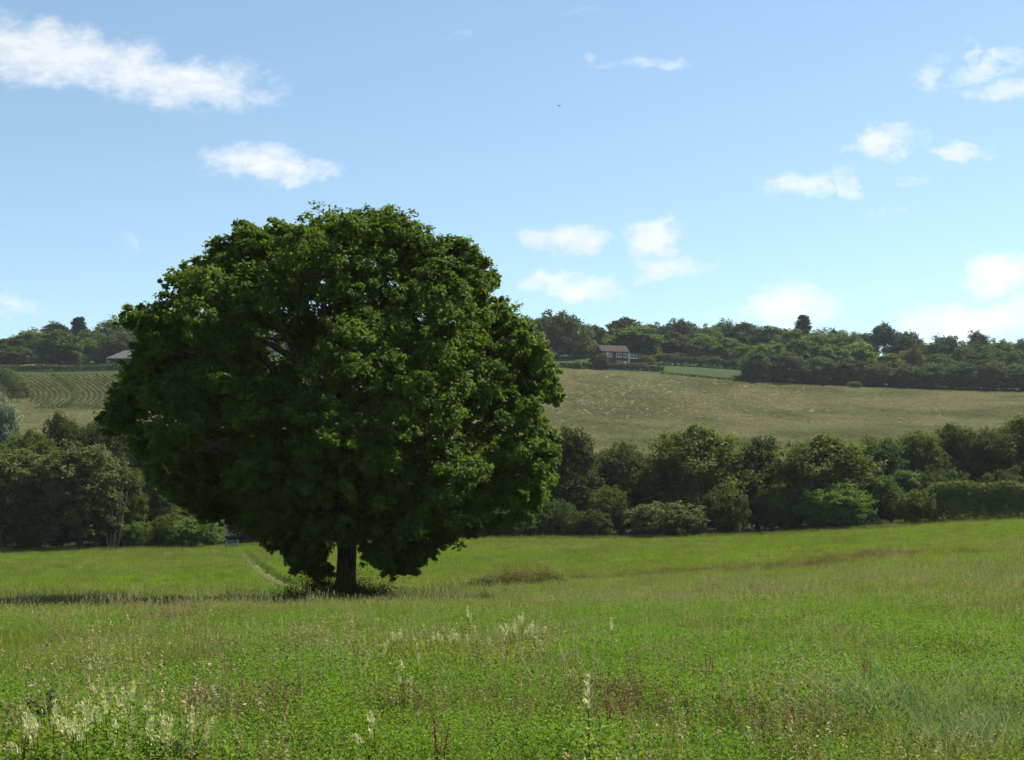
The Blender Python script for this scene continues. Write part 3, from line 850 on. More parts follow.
far([(757,352,452,34,'dark'),(788,352,454,44,'dark'),(818,356,457,40,'dark'),(848,358,458,40,'dark'),(878,364,459,38,'dark'),(906,366,459,40,'dark'),(934,364,458,40,'dark'),(962,362,457,42,'dark'),(990,362,456,44,'dark'),(1020,362,456,42,'dark'),(1055,362,456,60,'dark')],
    '%s tree of the front edge of the right-hand wood, from the left', 'front trees of the right-hand wood')
far([(-40,345,540,60,'dark'),(8,339,540,46,'dark'),(32,331,540,46,'mid'),(56,326,560,40,'mid'),(92,330,540,44,'dark'),(116,320,560,50,'mid'),(146,316,570,54,'dark'),(190,316,560,60,'dark'),(245,316,560,60,'mid')],
    '%s skyline tree of the left ridge counting from the left edge', 'skyline trees of the left ridge')
far([(-20,352,500,50,'dark'),(18,347,505,44,'dark'),(58,331,485,52,'dark'),(88,338,500,40,'mid'),(120,333,505,50,'dark'),(155,330,505,50,'dark'),(210,330,505,60,'dark')],
    '%s of the lower trees on the left ridge above the row-planted field', 'lower trees of the left ridge')
far([(300,325,540,70,'dark'),(360,322,540,70,'mid'),(420,320,540,70,'dark'),(480,318,540,70,'mid'),(520,318,520,50,'dark')],
    '%s ridge tree hidden behind the oak crown, from the left', 'ridge trees behind the oak')
tree_px(CONE, 'conifer_tree', 803, 316, 560, 22, 'conifer', 'dark pointed conifer poking above the skyline, right of centre')
tree_px(PINE, 'pine_tree', 883, 326, 540, 28, 'conifer', 'flat-topped pine with bare trunk standing above the right-hand wood')
tree_px(CONE, 'conifer_tree', 79, 318, 560, 20, 'conifer', 'dark conifer sticking up from the left ridge skyline')
tree_px(PINE, 'pine_tree', 57, 325, 555, 30, 'conifer', 'flat-topped pine left of the conifer on the left ridge')
tree_px(PINE, 'pine_tree', 978, 334, 550, 24, 'conifer', 'spreading pine above the wood near the right edge')
tree_px(PINE, 'pine_tree', 834, 331, 560, 16, 'conifer', 'small flat pine top between conifer and tall pine')
tree_px(FP[1], 'copper_beech', 914, 347, 470, 20, 'russet', 'brownish tree below the tall pine in the right-hand wood')
tree_px(PR['bush'], 'field_bush', 854, 381, 449, 16, 'bright', 'small light green bush at the foot of the right-hand wood', 'bush')
tree_px(PR['bush'], 'garden_bush', 577, 360, 449, 12, 'bright', 'bright small bush at the field edge left of house', 'bush')
tree_px(PR['bush'], 'garden_bush', 602, 353, 452, 16, 'dark', 'round dark bush in front of the house', 'bush')
tree_px(PR['bush'], 'garden_bush', 645, 355, 470, 20, 'mid', 'garden bush at the right end of the house', 'bush')

# ================================================================== HOUSE AND BARN
M['brick'] = solid_mat('red_brick', (.12, .050, .038), (.085, .040, .032), 4, .85)
M['tile'] = solid_mat('brown_roof_tile', (.062, .043, .034), (.045, .033, .027), 2, .85)
M['white'] = solid_mat('white_paint', (.62, .62, .60), (.52, .52, .5), 2, .5)
M['glass'] = solid_mat('window_glass', (.03, .035, .04), (.02, .02, .025), 2, .08, spec=.6)
M['timber'] = solid_mat('dark_timber', (.05, .042, .036), (.035, .03, .026), 3, .8)
M['stone'] = solid_mat('garden_wall_stone', (.26, .22, .16), (.18, .16, .12), 2, .9)
M['slate'] = solid_mat('grey_sheet_roof', (.105, .105, .098), (.08, .08, .076), 1, .7)
M['cream'] = solid_mat('cream_render', (.55, .48, .38), (.48, .42, .33), 2, .8)

def window(root, x, y, z, w, h, wall_y):
    f = MB(); t = .12
    f.box(x, x+w, wall_y-.10, wall_y-.003, z, z+t).box(x, x+w, wall_y-.10, wall_y-.003, z+h-t, z+h)
    f.box(x, x+t, wall_y-.10, wall_y-.003, z+t, z+h-t).box(x+w-t, x+w, wall_y-.10, wall_y-.003, z+t, z+h-t)
    f.box(x+w/2-t/2, x+w/2+t/2, wall_y-.10, wall_y-.003, z+t, z+h-t)
    fo = f.build('window', M['white'], root)
    g = MB().box(x+t, x+w-t, wall_y-.05, wall_y-.01, z+t, z+h-t)
    g.build('pane', M['glass'], fo)
    b = MB().box(x-.08, x+w+.08, wall_y-.18, wall_y-.002, z-.12, z-.004); b.build('sill', M['white'], fo)
def build_house():
    Y = 462; X = (612-PX0)/F*Y; z = max(h1(X-5, Y-3), h1(X+5, Y-3), h1(X, Y))-.3
    root = empty('brick_house', (X, Y, z), R(14)); tag(root, 'red brick house with brown tiled roof on the hill', 'house')
    W, D, Hw = 9.6, 7.0, 5.0
    MB().box(-W/2, W/2, -D/2, D/2, -2.0, Hw).build('wall', M['brick'], root)
    e = .45; r = 2.6
    rf = MB().poly([(-W/2-e, -D/2-e, Hw-.12), (W/2+e, -D/2-e, Hw-.12), (W/2+e, 0, Hw+r), (-W/2-e, 0, Hw+r), (-W/2-e, D/2+e, Hw-.12), (W/2+e, D/2+e, Hw-.12),
                    (-W/2-e, -D/2-e, Hw+.08), (W/2+e, -D/2-e, Hw+.08), (W/2+e, 0, Hw+r+.2), (-W/2-e, 0, Hw+r+.2), (-W/2-e, D/2+e, Hw+.08), (W/2+e, D/2+e, Hw+.08)],
                   [(6, 7, 8, 9), (9, 8, 11, 10), (0, 3, 2, 1), (3, 4, 5, 2), (0, 1, 7, 6), (4, 10, 11, 5), (0, 6, 9, 3), (3, 9, 10, 4), (1, 2, 8, 7), (2, 5, 11, 8)])
    rf.build('roof', M['tile'], root)
    MB().poly([(-W/2+.01, -D/2+.1, Hw), (-W/2+.01, D/2-.1, Hw), (-W/2+.01, 0, Hw+r-.25), (-W/2+.3, -D/2+.1, Hw), (-W/2+.3, D/2-.1, Hw), (-W/2+.3, 0, Hw+r-.25)], [(0, 2, 1), (3, 4, 5), (0, 3, 5, 2), (2, 5, 4, 1), (0, 1, 4, 3)]).build('gable', M['timber'], root)
    MB().poly([(W/2-.3, -D/2+.1, Hw), (W/2-.3, D/2-.1, Hw), (W/2-.3, 0, Hw+r-.25), (W/2-.01, -D/2+.1, Hw), (W/2-.01, D/2-.1, Hw), (W/2-.01, 0, Hw+r-.25)], [(0, 2, 1), (3, 4, 5), (0, 3, 5, 2), (2, 5, 4, 1), (0, 1, 4, 3)]).build('gable', M['timber'], root)
    for x in (-4.2, -2.3): window(root, x, 0, 3.2, 1.2, 1.3, -D/2)
    window(root, .4, 0, 3.2, 2.0, 1.4, -D/2); window(root, 3.1, 0, 3.2, 1.4, 1.4, -D/2)
    window(root, .6, 0, .4, 2.0, 1.5, -D/2)
    d = MB().box(3.1, 4.5, -D/2-.07, -D/2-.003, -.4, 1.9).build('door', M['cream'], root)
    MB().box(3.2, 3.3, -D/2-.13, -D/2-.073, .7, .85).build('handle', M['timber'], d)
    for x in (-3.0, W/2+.02): MB().box(x, x+.35, -D/2-.5, -D/2-.2, -1, Hw-.13).build('post', M['white'], root)
    # lean-to wing on the left, dark boarded
    MB().box(-W/2-3.2, -W/2-.02, -D/2+.6, D/2-1, -2, 2.6).build('side_wing', M['timber'], root)
    MB().poly([(-W/2-3.5, -D/2+.3, 2.62), (-W/2-.02, -D/2+.3, 4.2), (-W/2-.02, D/2-.7, 4.2), (-W/2-3.5, D/2-.7, 2.62), (-W/2-3.5, -D/2+.3, 2.8), (-W/2-.02, -D/2+.3, 4.4), (-W/2-.02, D/2-.7, 4.4), (-W/2-3.5, D/2-.7, 2.8)],
              [(0, 3, 2, 1), (4, 5, 6, 7), (0, 1, 5, 4), (2, 3, 7, 6), (0, 4, 7, 3), (1, 2, 6, 5)]).build('side_roof', M['tile'], root)
    # flat roofed wing on the right
    x0 = W/2+.4
    w = MB().box(x0, x0+3.6, -D/2+.4, D/2-1, -2, 4.6).build('rear_wing', M['timber'], root)
    MB().box(x0-.1, x0+3.8, -D/2+.2, D/2-.8, 4.61, 4.85).build('flat_roof', M['slate'], root)
    window(root, x0+.5, 0, 3.0, 2.7, 1.3, -D/2+.4)
    gw = MB().box(X+5.0, X+12.2, Y-6.2, Y-5.8, z-1.2, z+.9).build('garden_wall', M['stone']); tag(gw, 'low stone garden wall beside the brick house', 'wall')
build_house()
def build_barn():
    Y = 476; X = (133-PX0)/F*Y; z = h1(X, Y)-.8
    root = empty('open_barn', (X, Y, z)); tag(root, 'open-sided barn with pale grey hipped roof beside the oak', 'barn')
    W, D, H = 16, 9, 3.6
    MB().poly([(-W/2-.5, -D/2-.5, H), (W/2+.5, -D/2-.5, H), (W/2+.5, D/2+.5, H), (-W/2-.5, D/2+.5, H), (-W/2+5.0, 0, H+3.6), (W/2-5.0, 0, H+3.6)], [(0, 1, 5, 4), (1, 2, 5), (2, 3, 4, 5), (3, 0, 4), (3, 2, 1, 0)]).build('roof', M['slate'], root)
    for x in (-W/2, -W/6, W/6, W/2):
        for y in (-D/2, D/2): MB().box(x-.18, x+.18, y-.18, y+.18, -1, H-.01).build('post', M['stone'], root)
    MB().box(-W/2+.3, W/2-.3, D/2-.15, D/2-.02, -1, 1.6).build('back_wall', M['timber'], root)
build_barn()

# stile at the start of the path
def build_stile():
    X, Y, z = ground_at(232, 550)
    M['oldwood'] = solid_mat('weathered_wood', (.20, .185, .155), (.11, .10, .08), 6, .85)
    root = empty('wooden_stile', (X, Y, z), R(8)); tag(root, 'pale weathered wooden stile at the end of the footpath', 'stile')
    for x in (-.65, .65): MB().box(x-.07, x+.07, -.07, .07, -.3, 1.15).build('post', M['oldwood'], root)
    for zz in (.40, .68, .94): MB().box(-.578, .578, -.035, .035, zz, zz+.13).build('rail', M['oldwood'], root)
    MB().box(-.2, .2, -.55, .55, .22, .30).build('step', M['oldwood'], root)
    MB().box(-.14, .14, -.5, -.38, -.2, .217).build('step_support', M['oldwood'], root)
build_stile()

# bird in the sky
def build_bird():
    Y = 230; X = (559-PX0)/F*Y; Z = (PY0-106)/F*Y
    m = solid_mat('bird_feather', (.12, .12, .12), (.07, .07, .07), 8)
    v = [(-.28, 0, 0), (-.1, .05, .04), (-.1, -.05, .04), (-.1, 0, -.05), (.16, .03, .02), (.16, -.03, .02), (.16, 0, -.03), (.3, .07, 0), (.3, -.07, 0), (.3, 0, .015),
         (-.08, .3, .12), (.08, .3, .12), (.12, .62, .05), (-.08, -.3, .12), (.08, -.3, .12), (.12, -.62, .05), (0, .3, .14), (0, -.3, .14)]
    f = [(0, 1, 2), (0, 3, 1), (0, 2, 3), (1, 4, 5, 2), (1, 3, 6, 4), (2, 5, 6, 3), (4, 7, 9), (5, 9, 8), (4, 9, 5), (6, 9, 7, 4), (6, 5, 8, 9), (1, 10, 16, 11, 4), (10, 12, 16), (16, 12, 11), (2, 5, 14, 17, 13), (13, 17, 15), (17, 14, 15)]
    o = MB().poly(v, f).build('bird', m, None, loc=(X, Y, Z)); o.rotation_euler = (R(10), 0, R(50))
    tag(o, 'tiny bird gliding high in the blue sky', 'bird')
build_bird()

# ================================================================== MEADOW PLANTS
SRC = bpy.data.collections.new('meadow_sources')     # not linked to the scene
def blades(rng, n, h, w, spread, lean, seg=3):
    V = []; Q = []; T = []; tn = []
    a = rng.uniform(0, 2*math.pi, n); rad = spread*np.sqrt(rng.uniform(0, 1, n))
    bx, by = np.cos(a)*rad, np.sin(a)*rad
    la = rng.uniform(0, 2*math.pi, n); L = h*rng.uniform(.5, 1.15, n); ln = lean*rng.uniform(.3, 1.4, n)
    fa = rng.uniform(0, math.pi, n)
    wx, wy = np.cos(fa)*w/2, np.sin(fa)*w/2
    ts = np.linspace(0, 1, seg+1)
    for i, t in enumerate(ts):
        ww = (1-t**1.6)*.95+.05 if t < 1 else .0
        x = bx + np.cos(la)*ln*L*t*t; y = by + np.sin(la)*ln*L*t*t; z = L*(t - .35*ln*t*t) - .02
        V.append(np.stack([x-wx*ww, y-wy*ww, z], 1)); V.append(np.stack([x+wx*ww, y+wy*ww, z], 1))
    V = np.stack(V, 1).reshape(-1, 3); k = 2*(seg+1)
    base = np.arange(n)[:, None]*k
    Q = np.concatenate([base + np.array([[2*i, 2*i+1, 2*i+3, 2*i+2]]) for i in range(seg)], 0)
    tn = np.repeat(rng.uniform(0, 1, n), k)
    return V, Q, tn
def herb(rng, n, h, spread, leaf, per, fern=True):
    """leafy stems: pairs of small leaflets up each stem"""
    V1, Q1, t1 = blades(rng, n, h, .006, spread, .35)
    pos = []; nr = []
    k = 8
    Vs = V1.reshape(n, k, 3)
    for j in range(per):
        t = (j+1)/per; i = min(int(t*3), 2); f = t*3-i
        a = (Vs[:, 2*i]+Vs[:, 2*i+1])/2; b = (Vs[:, min(2*i+2, 6)]+Vs[:, min(2*i+3, 7)])/2
        c = a*(1-f)+b*f
        off = rng.normal(size=(n, 3))*leaf*1.1; off[:, 2] *= .5
        pos.append(c+off); nr.append(rand_dir(n, rng)*.7+np.array([0, 0, .8]))
    pos = np.concatenate(pos); nr = np.concatenate(nr)
    v, q = leaf_cards(pos, nr, leaf*rng.uniform(.6, 1.3, len(pos)), 1.7, rng)
    tt = np.repeat(rng.uniform(0, 1, len(pos)), 4)
    return np.concatenate([V1, v]), np.concatenate([Q1, q+len(V1)]), np.concatenate([t1*.5, tt])
def seedheads(rng, n, h, spread, hw, hl, per=14):
    V1, Q1, t1 = blades(rng, n, h, .005, spread, .18)
    Vs = V1.reshape(n, 8, 3); top = (Vs[:, 6]+Vs[:, 7])/2; low = (Vs[:, 4]+Vs[:, 5])/2
    d = top-low; d /= np.linalg.norm(d, axis=1, keepdims=True)
    P = np.repeat(top, per, 0) - np.repeat(d, per, 0)*rng.uniform(0, hl, n*per)[:, None] + rng.normal(size=(n*per, 3))*hw
    v, q = leaf_cards(P, rand_dir(n*per, rng), .010*rng.uniform(.6, 1.5, n*per), 2.2, rng)
    return np.concatenate([V1, v]), np.concatenate([Q1, q+len(V1)]), np.concatenate([t1, np.repeat(rng.uniform(0, 1, n*per), 4)])

M['grass'] = leaf_mat('grass_blade', (.095, .142, .014), (.170, .215, .032), .35, objvar=.3, c3=(.11, .135, .035), c3scale=.25)
M['grassm'] = leaf_mat('meadow_blade', (.110, .170, .008), (.165, .222, .018), .35, objvar=.22, c3=(.120, .165, .034), c3scale=.07)
M['herb'] = leaf_mat('herb_leaf', (.096, .132, .016), (.165, .195, .034), .38, objvar=.3, c3=(.10, .15, .03), c3scale=.3)
M['lush'] = leaf_mat('lush_leaf', (.068, .138, .012), (.122, .200, .024), .40, objvar=.25)
M['red'] = leaf_mat('sorrel', (.115, .075, .034), (.19, .14, .065), .25, (1.2, 1.1, .9), objvar=.4)
M['straw'] = leaf_mat('dry_grass', (.24, .20, .09), (.34, .29, .15), .3, (1.1, 1.1, .8), objvar=.3)
M['grey'] = leaf_mat('grey_grass', (.10, .140, .040), (.20, .245, .095), .32, (1.2, 1.3, .8), objvar=.2)
M['weed'] = leaf_mat('dark_weed', (.040, .060, .014), (.075, .100, .026), .3, objvar=.3)
M['crop'] = leaf_mat('crop_leaf', (.195, .180, .092), (.285, .262, .140), .34, (1.1, 1.12, .8), objvar=.3, c3=(.148, .146, .062), c3scale=.04)
M['pale'] = leaf_mat('pale_plume', (.36, .37, .15), (.62, .59, .34), .3, (1.0, 1.05, .8), objvar=.1)
M['flower'] = leaf_mat('white_petal', (.62, .60, .50), (.72, .70, .60), .3, (1, 1, 1), objvar=.1)

def src(name, data, mat):
    me = mesh_np(name, data[0], data[1], None, M[mat], data[2])
    o = bpy.data.objects.new(name, me); SRC_cur.objects.link(o); return o
def scatter(name, sources, X, Y, idx, scale, label, cat, tilt=.12, zscale=None, seed=0, group=None, sink=0):
    global SRC_cur
    c = bpy.data.collections.new(name+'_sources'); SRC_cur = c
    for i, (data, mat) in enumerate(sources): src('s%02d_%s' % (i, name), data, mat)
    rng = np.random.RandomState(seed+100)
    Z = hgt(X, Y)-sink
    me = mesh_np(name, np.stack([X, Y, Z], 1))
    n = len(X)
    a = me.attributes.new('rot', 'FLOAT_VECTOR', 'POINT')
    a.data.foreach_set('vector', np.stack([rng.normal(size=n)*tilt, rng.normal(size=n)*tilt, rng.uniform(0, 6.28, n)], 1).astype(np.float32).ravel())
    a = me.attributes.new('scl', 'FLOAT_VECTOR', 'POINT')
    zs = scale if zscale is None else zscale
    a.data.foreach_set('vector', np.stack([scale, scale, zs], 1).astype(np.float32).ravel())
    a = me.attributes.new('idx', 'INT', 'POINT'); a.data.foreach_set('value', np.asarray(idx, dtype=np.int32))
    o = link(name, me)
    ng = bpy.data.node_groups.new(name, 'GeometryNodeTree')
    ng.interface.new_socket('Geometry', in_out='INPUT', socket_type='NodeSocketGeometry')
    ng.interface.new_socket('Geometry', in_out='OUTPUT', socket_type='NodeSocketGeometry')
    gi = ng.nodes.new('NodeGroupInput'); go = ng.nodes.new('NodeGroupOutput')
    ip = ng.nodes.new('GeometryNodeInstanceOnPoints'); ci = ng.nodes.new('GeometryNodeCollectionInfo')
    ci.inputs['Collection'].default_value = c; ci.inputs['Separate Children'].default_value = True; ci.inputs['Reset Children'].default_value = True
    ng.links.new(gi.outputs[0], ip.inputs['Points']); ng.links.new(ci.outputs[0], ip.inputs['Instance'])
    ip.inputs['Pick Instance'].default_value = True
    for nm, dt, sock in (('rot', 'FLOAT_VECTOR', 'Rotation'), ('scl', 'FLOAT_VECTOR', 'Scale'), ('idx', 'INT', 'Instance Index')):
        na = ng.nodes.new('GeometryNodeInputNamedAttribute'); na.data_type = dt; na.inputs['Name'].default_value = nm
        ng.links.new(na.outputs[0], ip.inputs[sock])
    ng.links.new(ip.outputs[0], go.inputs[0])
    md = o.modifiers.new('scatter', 'NODES'); md.node_group = ng
    tag(o, label, cat, group, 'stuff')
    return o

def fan(n, y0, y1, rng, m=.48, power=1.0):
    """points even over the ground inside a fan in front of the viewer"""
    Y = np.sqrt(rng.uniform(y0**2, y1**2, n)) if power == 1 else y0*(y1/y0)**rng.uniform(0, 1, n)
    X = rng.uniform(-m, m, n)*(Y+6)
    return X, Y

def near_meadow():
    rng = np.random.RandomState(77)
    G_ = [blades(rng, 80, .40, .007, .30, .6), blades(rng, 90, .30, .006, .32, .75)]
    Hb = [herb(rng, 34, .32, .32, .014, 15), herb(rng, 38, .26, .34, .012, 14)]
    Lu = [herb(rng, 40, .38, .32, .016, 16), herb(rng, 40, .32, .34, .014, 15)]
    Rd = [seedheads(rng, 26, .42, .30, .010, .16, 12), seedheads(rng, 34, .32, .30, .008, .10, 9)]
    St = [blades(rng, 40, .46, .004, .30, .5), seedheads(rng, 16, .52, .3, .004, .09, 9)]
    Gy = [blades(rng, 90, .48, .009, .30, .8), blades(rng, 80, .42, .008, .30, .9)]
    S = [(G_[0], 'grass'), (G_[1], 'grass'), (Hb[0], 'herb'), (Hb[1], 'herb'), (Lu[0], 'lush'), (Lu[1], 'lush'),
         (Rd[0], 'red'), (Rd[1], 'red'), (St[0], 'straw'), (St[1], 'straw'), (Gy[0], 'grey'), (Gy[1], 'grey')]
    X1, Y1 = fan(9000, 5.5, 20, rng); X2, Y2 = fan(26000, 20, 50, rng); X0_, Y0_ = rng.uniform(-8, 8, 1200), rng.uniform(1.2, 6, 1200)
    X3, Y3 = fan(16000, 50, 72, rng)
    X = np.concatenate([X0_, X1, X2, X3]); Y = np.concatenate([Y0_, Y1, Y2, Y3])
    keep = dist_poly(X, Y, PATH) > .35
    keep &= ~((Y > 50) & (rng.uniform(size=len(X)) < sstep(50, 72, Y)*.8) )
    X, Y = X[keep], Y[keep]; n = len(X)
    r = rng.uniform(size=n); red = zone(X, Y, 'red'); lush = zone(X, Y, 'lush'); grey = zone(X, Y, 'grey')
    big = fbm(X*.16+2, Y*.16, 3); sm = fbm(X*.8, Y*.8+7, 2)
    idx = np.where(sm+rng.uniform(-.2, .2, n) > .55, 2, 0) + rng.randint(0, 2, n)
    lushp = np.clip(lush*.9 + sstep(.5, .65, big)*.5, 0, .95)
    idx = np.where(rng.uniform(size=n) < lushp, 4+rng.randint(0, 2, n), idx)
    idx = np.where(rng.uniform(size=n) < np.clip(.03 + red*.55, 0, .8), 6+rng.randint(0, 2, n), idx)
    idx = np.where(rng.uniform(size=n) < .07+.12*(1-lush)*sstep(.45, .6, fbm(X*.3+8, Y*.3, 2)), 8+rng.randint(0, 2, n), idx)
    idx = np.where(rng.uniform(size=n) < grey*.7, 10+rng.randint(0, 2, n), idx)
    sc = rng.uniform(.6, 1.15, n)*(1+.3*sstep(20, 50, Y))*(.55+.5*sm+.5*fbm(X*.4+4, Y*.3, 2))
    scatter('meadow_grass', S, X, Y, idx, sc, 'tangled green grass and leafy herbs covering the near meadow', 'grass', .1, seed=1)
    # tiny white and yellow flowers
    def fl(rng):
        V, Q, t = blades(rng, 3, .34, .004, .2, .2)
        Vs = V.reshape(3, 8, 3); top = (Vs[:, 6]+Vs[:, 7])/2
        P = np.repeat(top, 7, 0)+rng.normal(size=(21, 3))*.007
        v, q = leaf_cards(P, rand_dir(21, rng)+np.array([0, -.3, 1]), np.full(21, .010), 1.2, rng)
        return np.concatenate([V[:0], v]), q, np.repeat(rng.uniform(0, 1, 21), 4)
    X, Y = fan(420, 8, 60, rng); 
    scatter('meadow_flowers', [(fl(rng), 'flower'), (fl(rng), 'pale')], X, Y, rng.randint(0, 2, len(X)), rng.uniform(.8, 1.2, len(X))*(1+.3*sstep(20, 60, Y)), 'tiny white flowers dotted through the meadow grass', 'flowers', .1, seed=2)
near_meadow()

def far_meadow():
    rng = np.random.RandomState(78)
    S = [(blades(rng, 50, .20, .018, .55, .6, 2), 'grassm'), (blades(rng, 60, .15, .02, .6, .7, 2), 'grassm'), (blades(rng, 50, .34, .016, .5, .5, 2), 'grass'),
         (blades(rng, 50, .30, .016, .5, .3, 2), 'red'), (blades(rng, 40, .32, .014, .5, .4, 2), 'straw'), (blades(rng, 40, .5, .02, .5, .4, 2), 'weed')]
    X, Y = fan(60000, 52, 152, rng)
    keep = dist_poly(X, Y, PATH) > .6
    keep &= rng.uniform(size=len(X)) < sstep(48, 68, Y)
    X, Y = X[keep], Y[keep]; n = len(X); r = rng.uniform(size=n); red = zone(X, Y, 'red')
    idx = rng.randint(0, 2, n)
    st = sstep(.5, .7, fbm(X*.03+9, Y*.12+4, 4))
    idx = np.where(r < .03+.14*st, 4, idx); idx = np.where((r > .5) & (r < .5+.10+.2*st), 2, idx)
    idx = np.where(rng.uniform(size=n) < red*.62+.03, 3, idx)
    sc = rng.uniform(.7, 1.3, n)*(.9+.4*sstep(60, 150, Y)); zs = sc*(.7+.9*fbm(X*.1, Y*.1, 3))
    # the mown, smoother green beyond the rough growth
    scatter('meadow_turf', S, X, Y, idx, sc, 'short bright green grass of the far meadow', 'grass', .1, zs, 3)
    # rough weeds: path edge, hedge foot, dark line on the left, bush at the trunk
    Xs, Ys = [], []
    def along(poly, n, w, off=0):
        poly = np.array(poly, float); seg = np.hypot(*(poly[1:]-poly[:-1]).T); cum = np.concatenate([[0], np.cumsum(seg)])
        s = rng.uniform(0, cum[-1], n); Xs.append(np.interp(s, cum, poly[:, 0])+rng.normal(size=n)*w+off); Ys.append(np.interp(s, cum, poly[:, 1])+rng.normal(size=n)*w)
    along(PATH, 300, .16, .80)
    npath = 300
    along([G(-40, 148.5), G(100, 148), G(196, 148)], 900, 1.0); along([G(246, 149), G(400, 148), G(560, 147), G(760, 147), G(870, 147), G(930, 149), G(1100, 147)], 2600, 1.0)
    for yy in (152.5, 156, 160): along([G(-40, yy), G(190, yy)], 500, .9); along([G(250, yy), G(560, yy), G(930, yy), G(1100, yy)], 1500, .9)
    X = np.concatenate(Xs); Y = np.concatenate(Ys)
    scatter('rough_grass', [(blades(rng, 60, .55, .02, .45, .45, 2), 'weed'), (blades(rng, 60, .5, .02, .45, .45, 2), 'grass'), (blades(rng, 30, .7, .014, .4, .3, 2), 'straw')],
            X, Y, np.where(np.arange(len(X)) < npath, 0, rng.choice([0, 0, 0, 1, 1, 2], len(X))), rng.uniform(.7, 1.3, len(X))*np.where(np.arange(len(X)) < npath, .5, 1), 'rough uncut grass along the hedge foot and path edge', 'grass', .1, None, 4)
far_meadow()

def crop_field():
    rng = np.random.RandomState(79)
    S = [(blades(rng, 26, .60, .09, .6, .5, 2), 'crop'), (blades(rng, 26, .50, .10, .7, .6, 2), 'crop'), (blades(rng, 30, .70, .08, .5, .4, 2), 'crop')]
    n = 140000
    Y = rng.uniform(266, 452, n); X = rng.uniform(-.46, .46, n)*Y
    px = pxof(X, Y)
    keep = (Y < crop_top(px)-1.0) & ((px < 150) | (px > 520))
    X, Y = X[keep], Y[keep]
    kk = np.ones(len(X), bool)
    for P, w in zip(TRAMS, [.9, .5, .7, .8, .6, .4, .4]): kk &= dist_poly(X, Y, P) > w*.9
    X, Y = X[kk], Y[kk]
    # drilled rows
    rowd = (X*.35+Y*.94); rowd2 = np.round(rowd/1.6)*1.6; d = (rowd2-rowd)*.7
    left = pxof(X, Y) < 300
    patchy = fbm(X*.05, Y*.05, 3)
    sc = rng.uniform(.6, 1.3, len(X))*(.75+.4*patchy)
    scatter('field_crop', S, X, Y, rng.randint(0, 3, len(X)), sc*.9, 'tan green ripening crop covering the far hillside field', 'crop', .15, None, 5)
crop_field()

# curved planted rows on the left field: each row a low ridge of leaves
def planted_rows():
    rng = np.random.RandomState(80)
    tmpl = [(-27, 376), (-20, 380), (-12, 385), (-5, 390), (-1, 394), (0, 398), (-3, 402), (-10, 406), (-20, 410)]
    k = 0
    for x0 in np.arange(28, 190, 5.6):
        big = abs(x0-78.4) < 2.8
        pts = []
        for dx, y in tmpl:
            if x0+dx < 12 + (y-376)*.6: continue
            pts.append(ground_at(x0+dx, y, 230)[:2])
        if len(pts) < 3: continue
        pts = np.array(pts, float)
        seg = np.hypot(*(pts[1:]-pts[:-1]).T); cum = np.concatenate([[0], np.cumsum(seg)]); L = cum[-1]
        n = int(L*(26 if big else 12)); s = rng.uniform(0, L, n)
        x = np.interp(s, cum, pts[:, 0]); y = np.interp(s, cum, pts[:, 1])
        w, h = (.75, 1.3) if big else (.30, .62)
        x = x+rng.normal(size=n)*w*.5; y = y+rng.normal(size=n)*w*.5; z = hgt(x, y)+rng.uniform(0, h, n)
        ox, oy = pts.mean(0); oz = h1(ox, oy)
        v, q = leaf_cards(np.stack([x-ox, y-oy, z-oz], 1), rand_dir(n, rng)+np.array([0, 0, .4]), .34*rng.uniform(.6, 1.3, n), 1.4, rng)
        o = link('planted_row', mesh_np('planted_row', v, q, None, M['dark'], np.repeat(rng.uniform(0, 1, n), 4)), None, (ox, oy, oz))
        if big: tag(o, 'thick dark green bent row in the middle of the left hillside field', 'crop row')
        else: tag(o, 'thin green bent crop row on the pale left hillside field', 'crop row', 'planted rows on the left hillside field')
        k += 1
planted_rows()

# ------------------------------------------------------------------ weeds at the foot of the oak and the sorrel clump
M['dock'] = leaf_mat('dock_seed', (.17, .085, .04), (.26, .15, .075), .3, (1.1, 1, .9), objvar=.2)
def weed_clump(name, cx, cy, rx, ry, h, n, mats, label, cat, seed):
    rng = np.random.RandomState(seed)
    root = empty(name, (cx, cy, h1(cx, cy))); tag(root, label, cat)
    for mi, (mat, frac, kind) in enumerate(mats):
        V = []; Q = []; T = []; o = 0
        for k in range(int(n*frac)):
            a = rng.uniform(0, 6.28); r = math.sqrt(rng.uniform(0, 1)); x = math.cos(a)*r*rx; y = math.sin(a)*r*ry
            hh = h*(1-.55*r*r)*rng.uniform(.6, 1.15)
            v, q, t = (herb(rng, 10, hh, .3, .05, 14) if kind == 'leaf' else seedheads(rng, 9, hh*1.1, .3, .02, .3, 16))
            v = v + np.array([x, y, float(hgt(np.array([cx+x]), np.array([cy+y]))[0])-root.location.z])
            V.append(v); Q.append(q+o); T.append(t); o += len(v)
        link('foliage' if kind == 'leaf' else 'seed_stems', mesh_np(name, np.concatenate(V), np.concatenate(Q), None, M[mat], np.concatenate(T)), root)
weed_clump('bramble_patch', OX-.1, OY-2.2, 2.1, .8, 1.75, 130, [('weed', 1.0, 'leaf'), ('red', .25, 'stem')], 'dark weedy brambles round the foot of the oak trunk', 'brambles', 1)
x_, y_, _ = ground_at(525, 588)
weed_clump('sorrel_patch', x_-.2, y_, 2.3, 1.0, 1.5, 150, [('weed', .35, 'leaf'), ('dock', 1.3, 'stem')], 'clump of red-brown sorrel in the meadow right of the oak', 'weeds', 2)
x_, y_, _ = ground_at(482, 590)
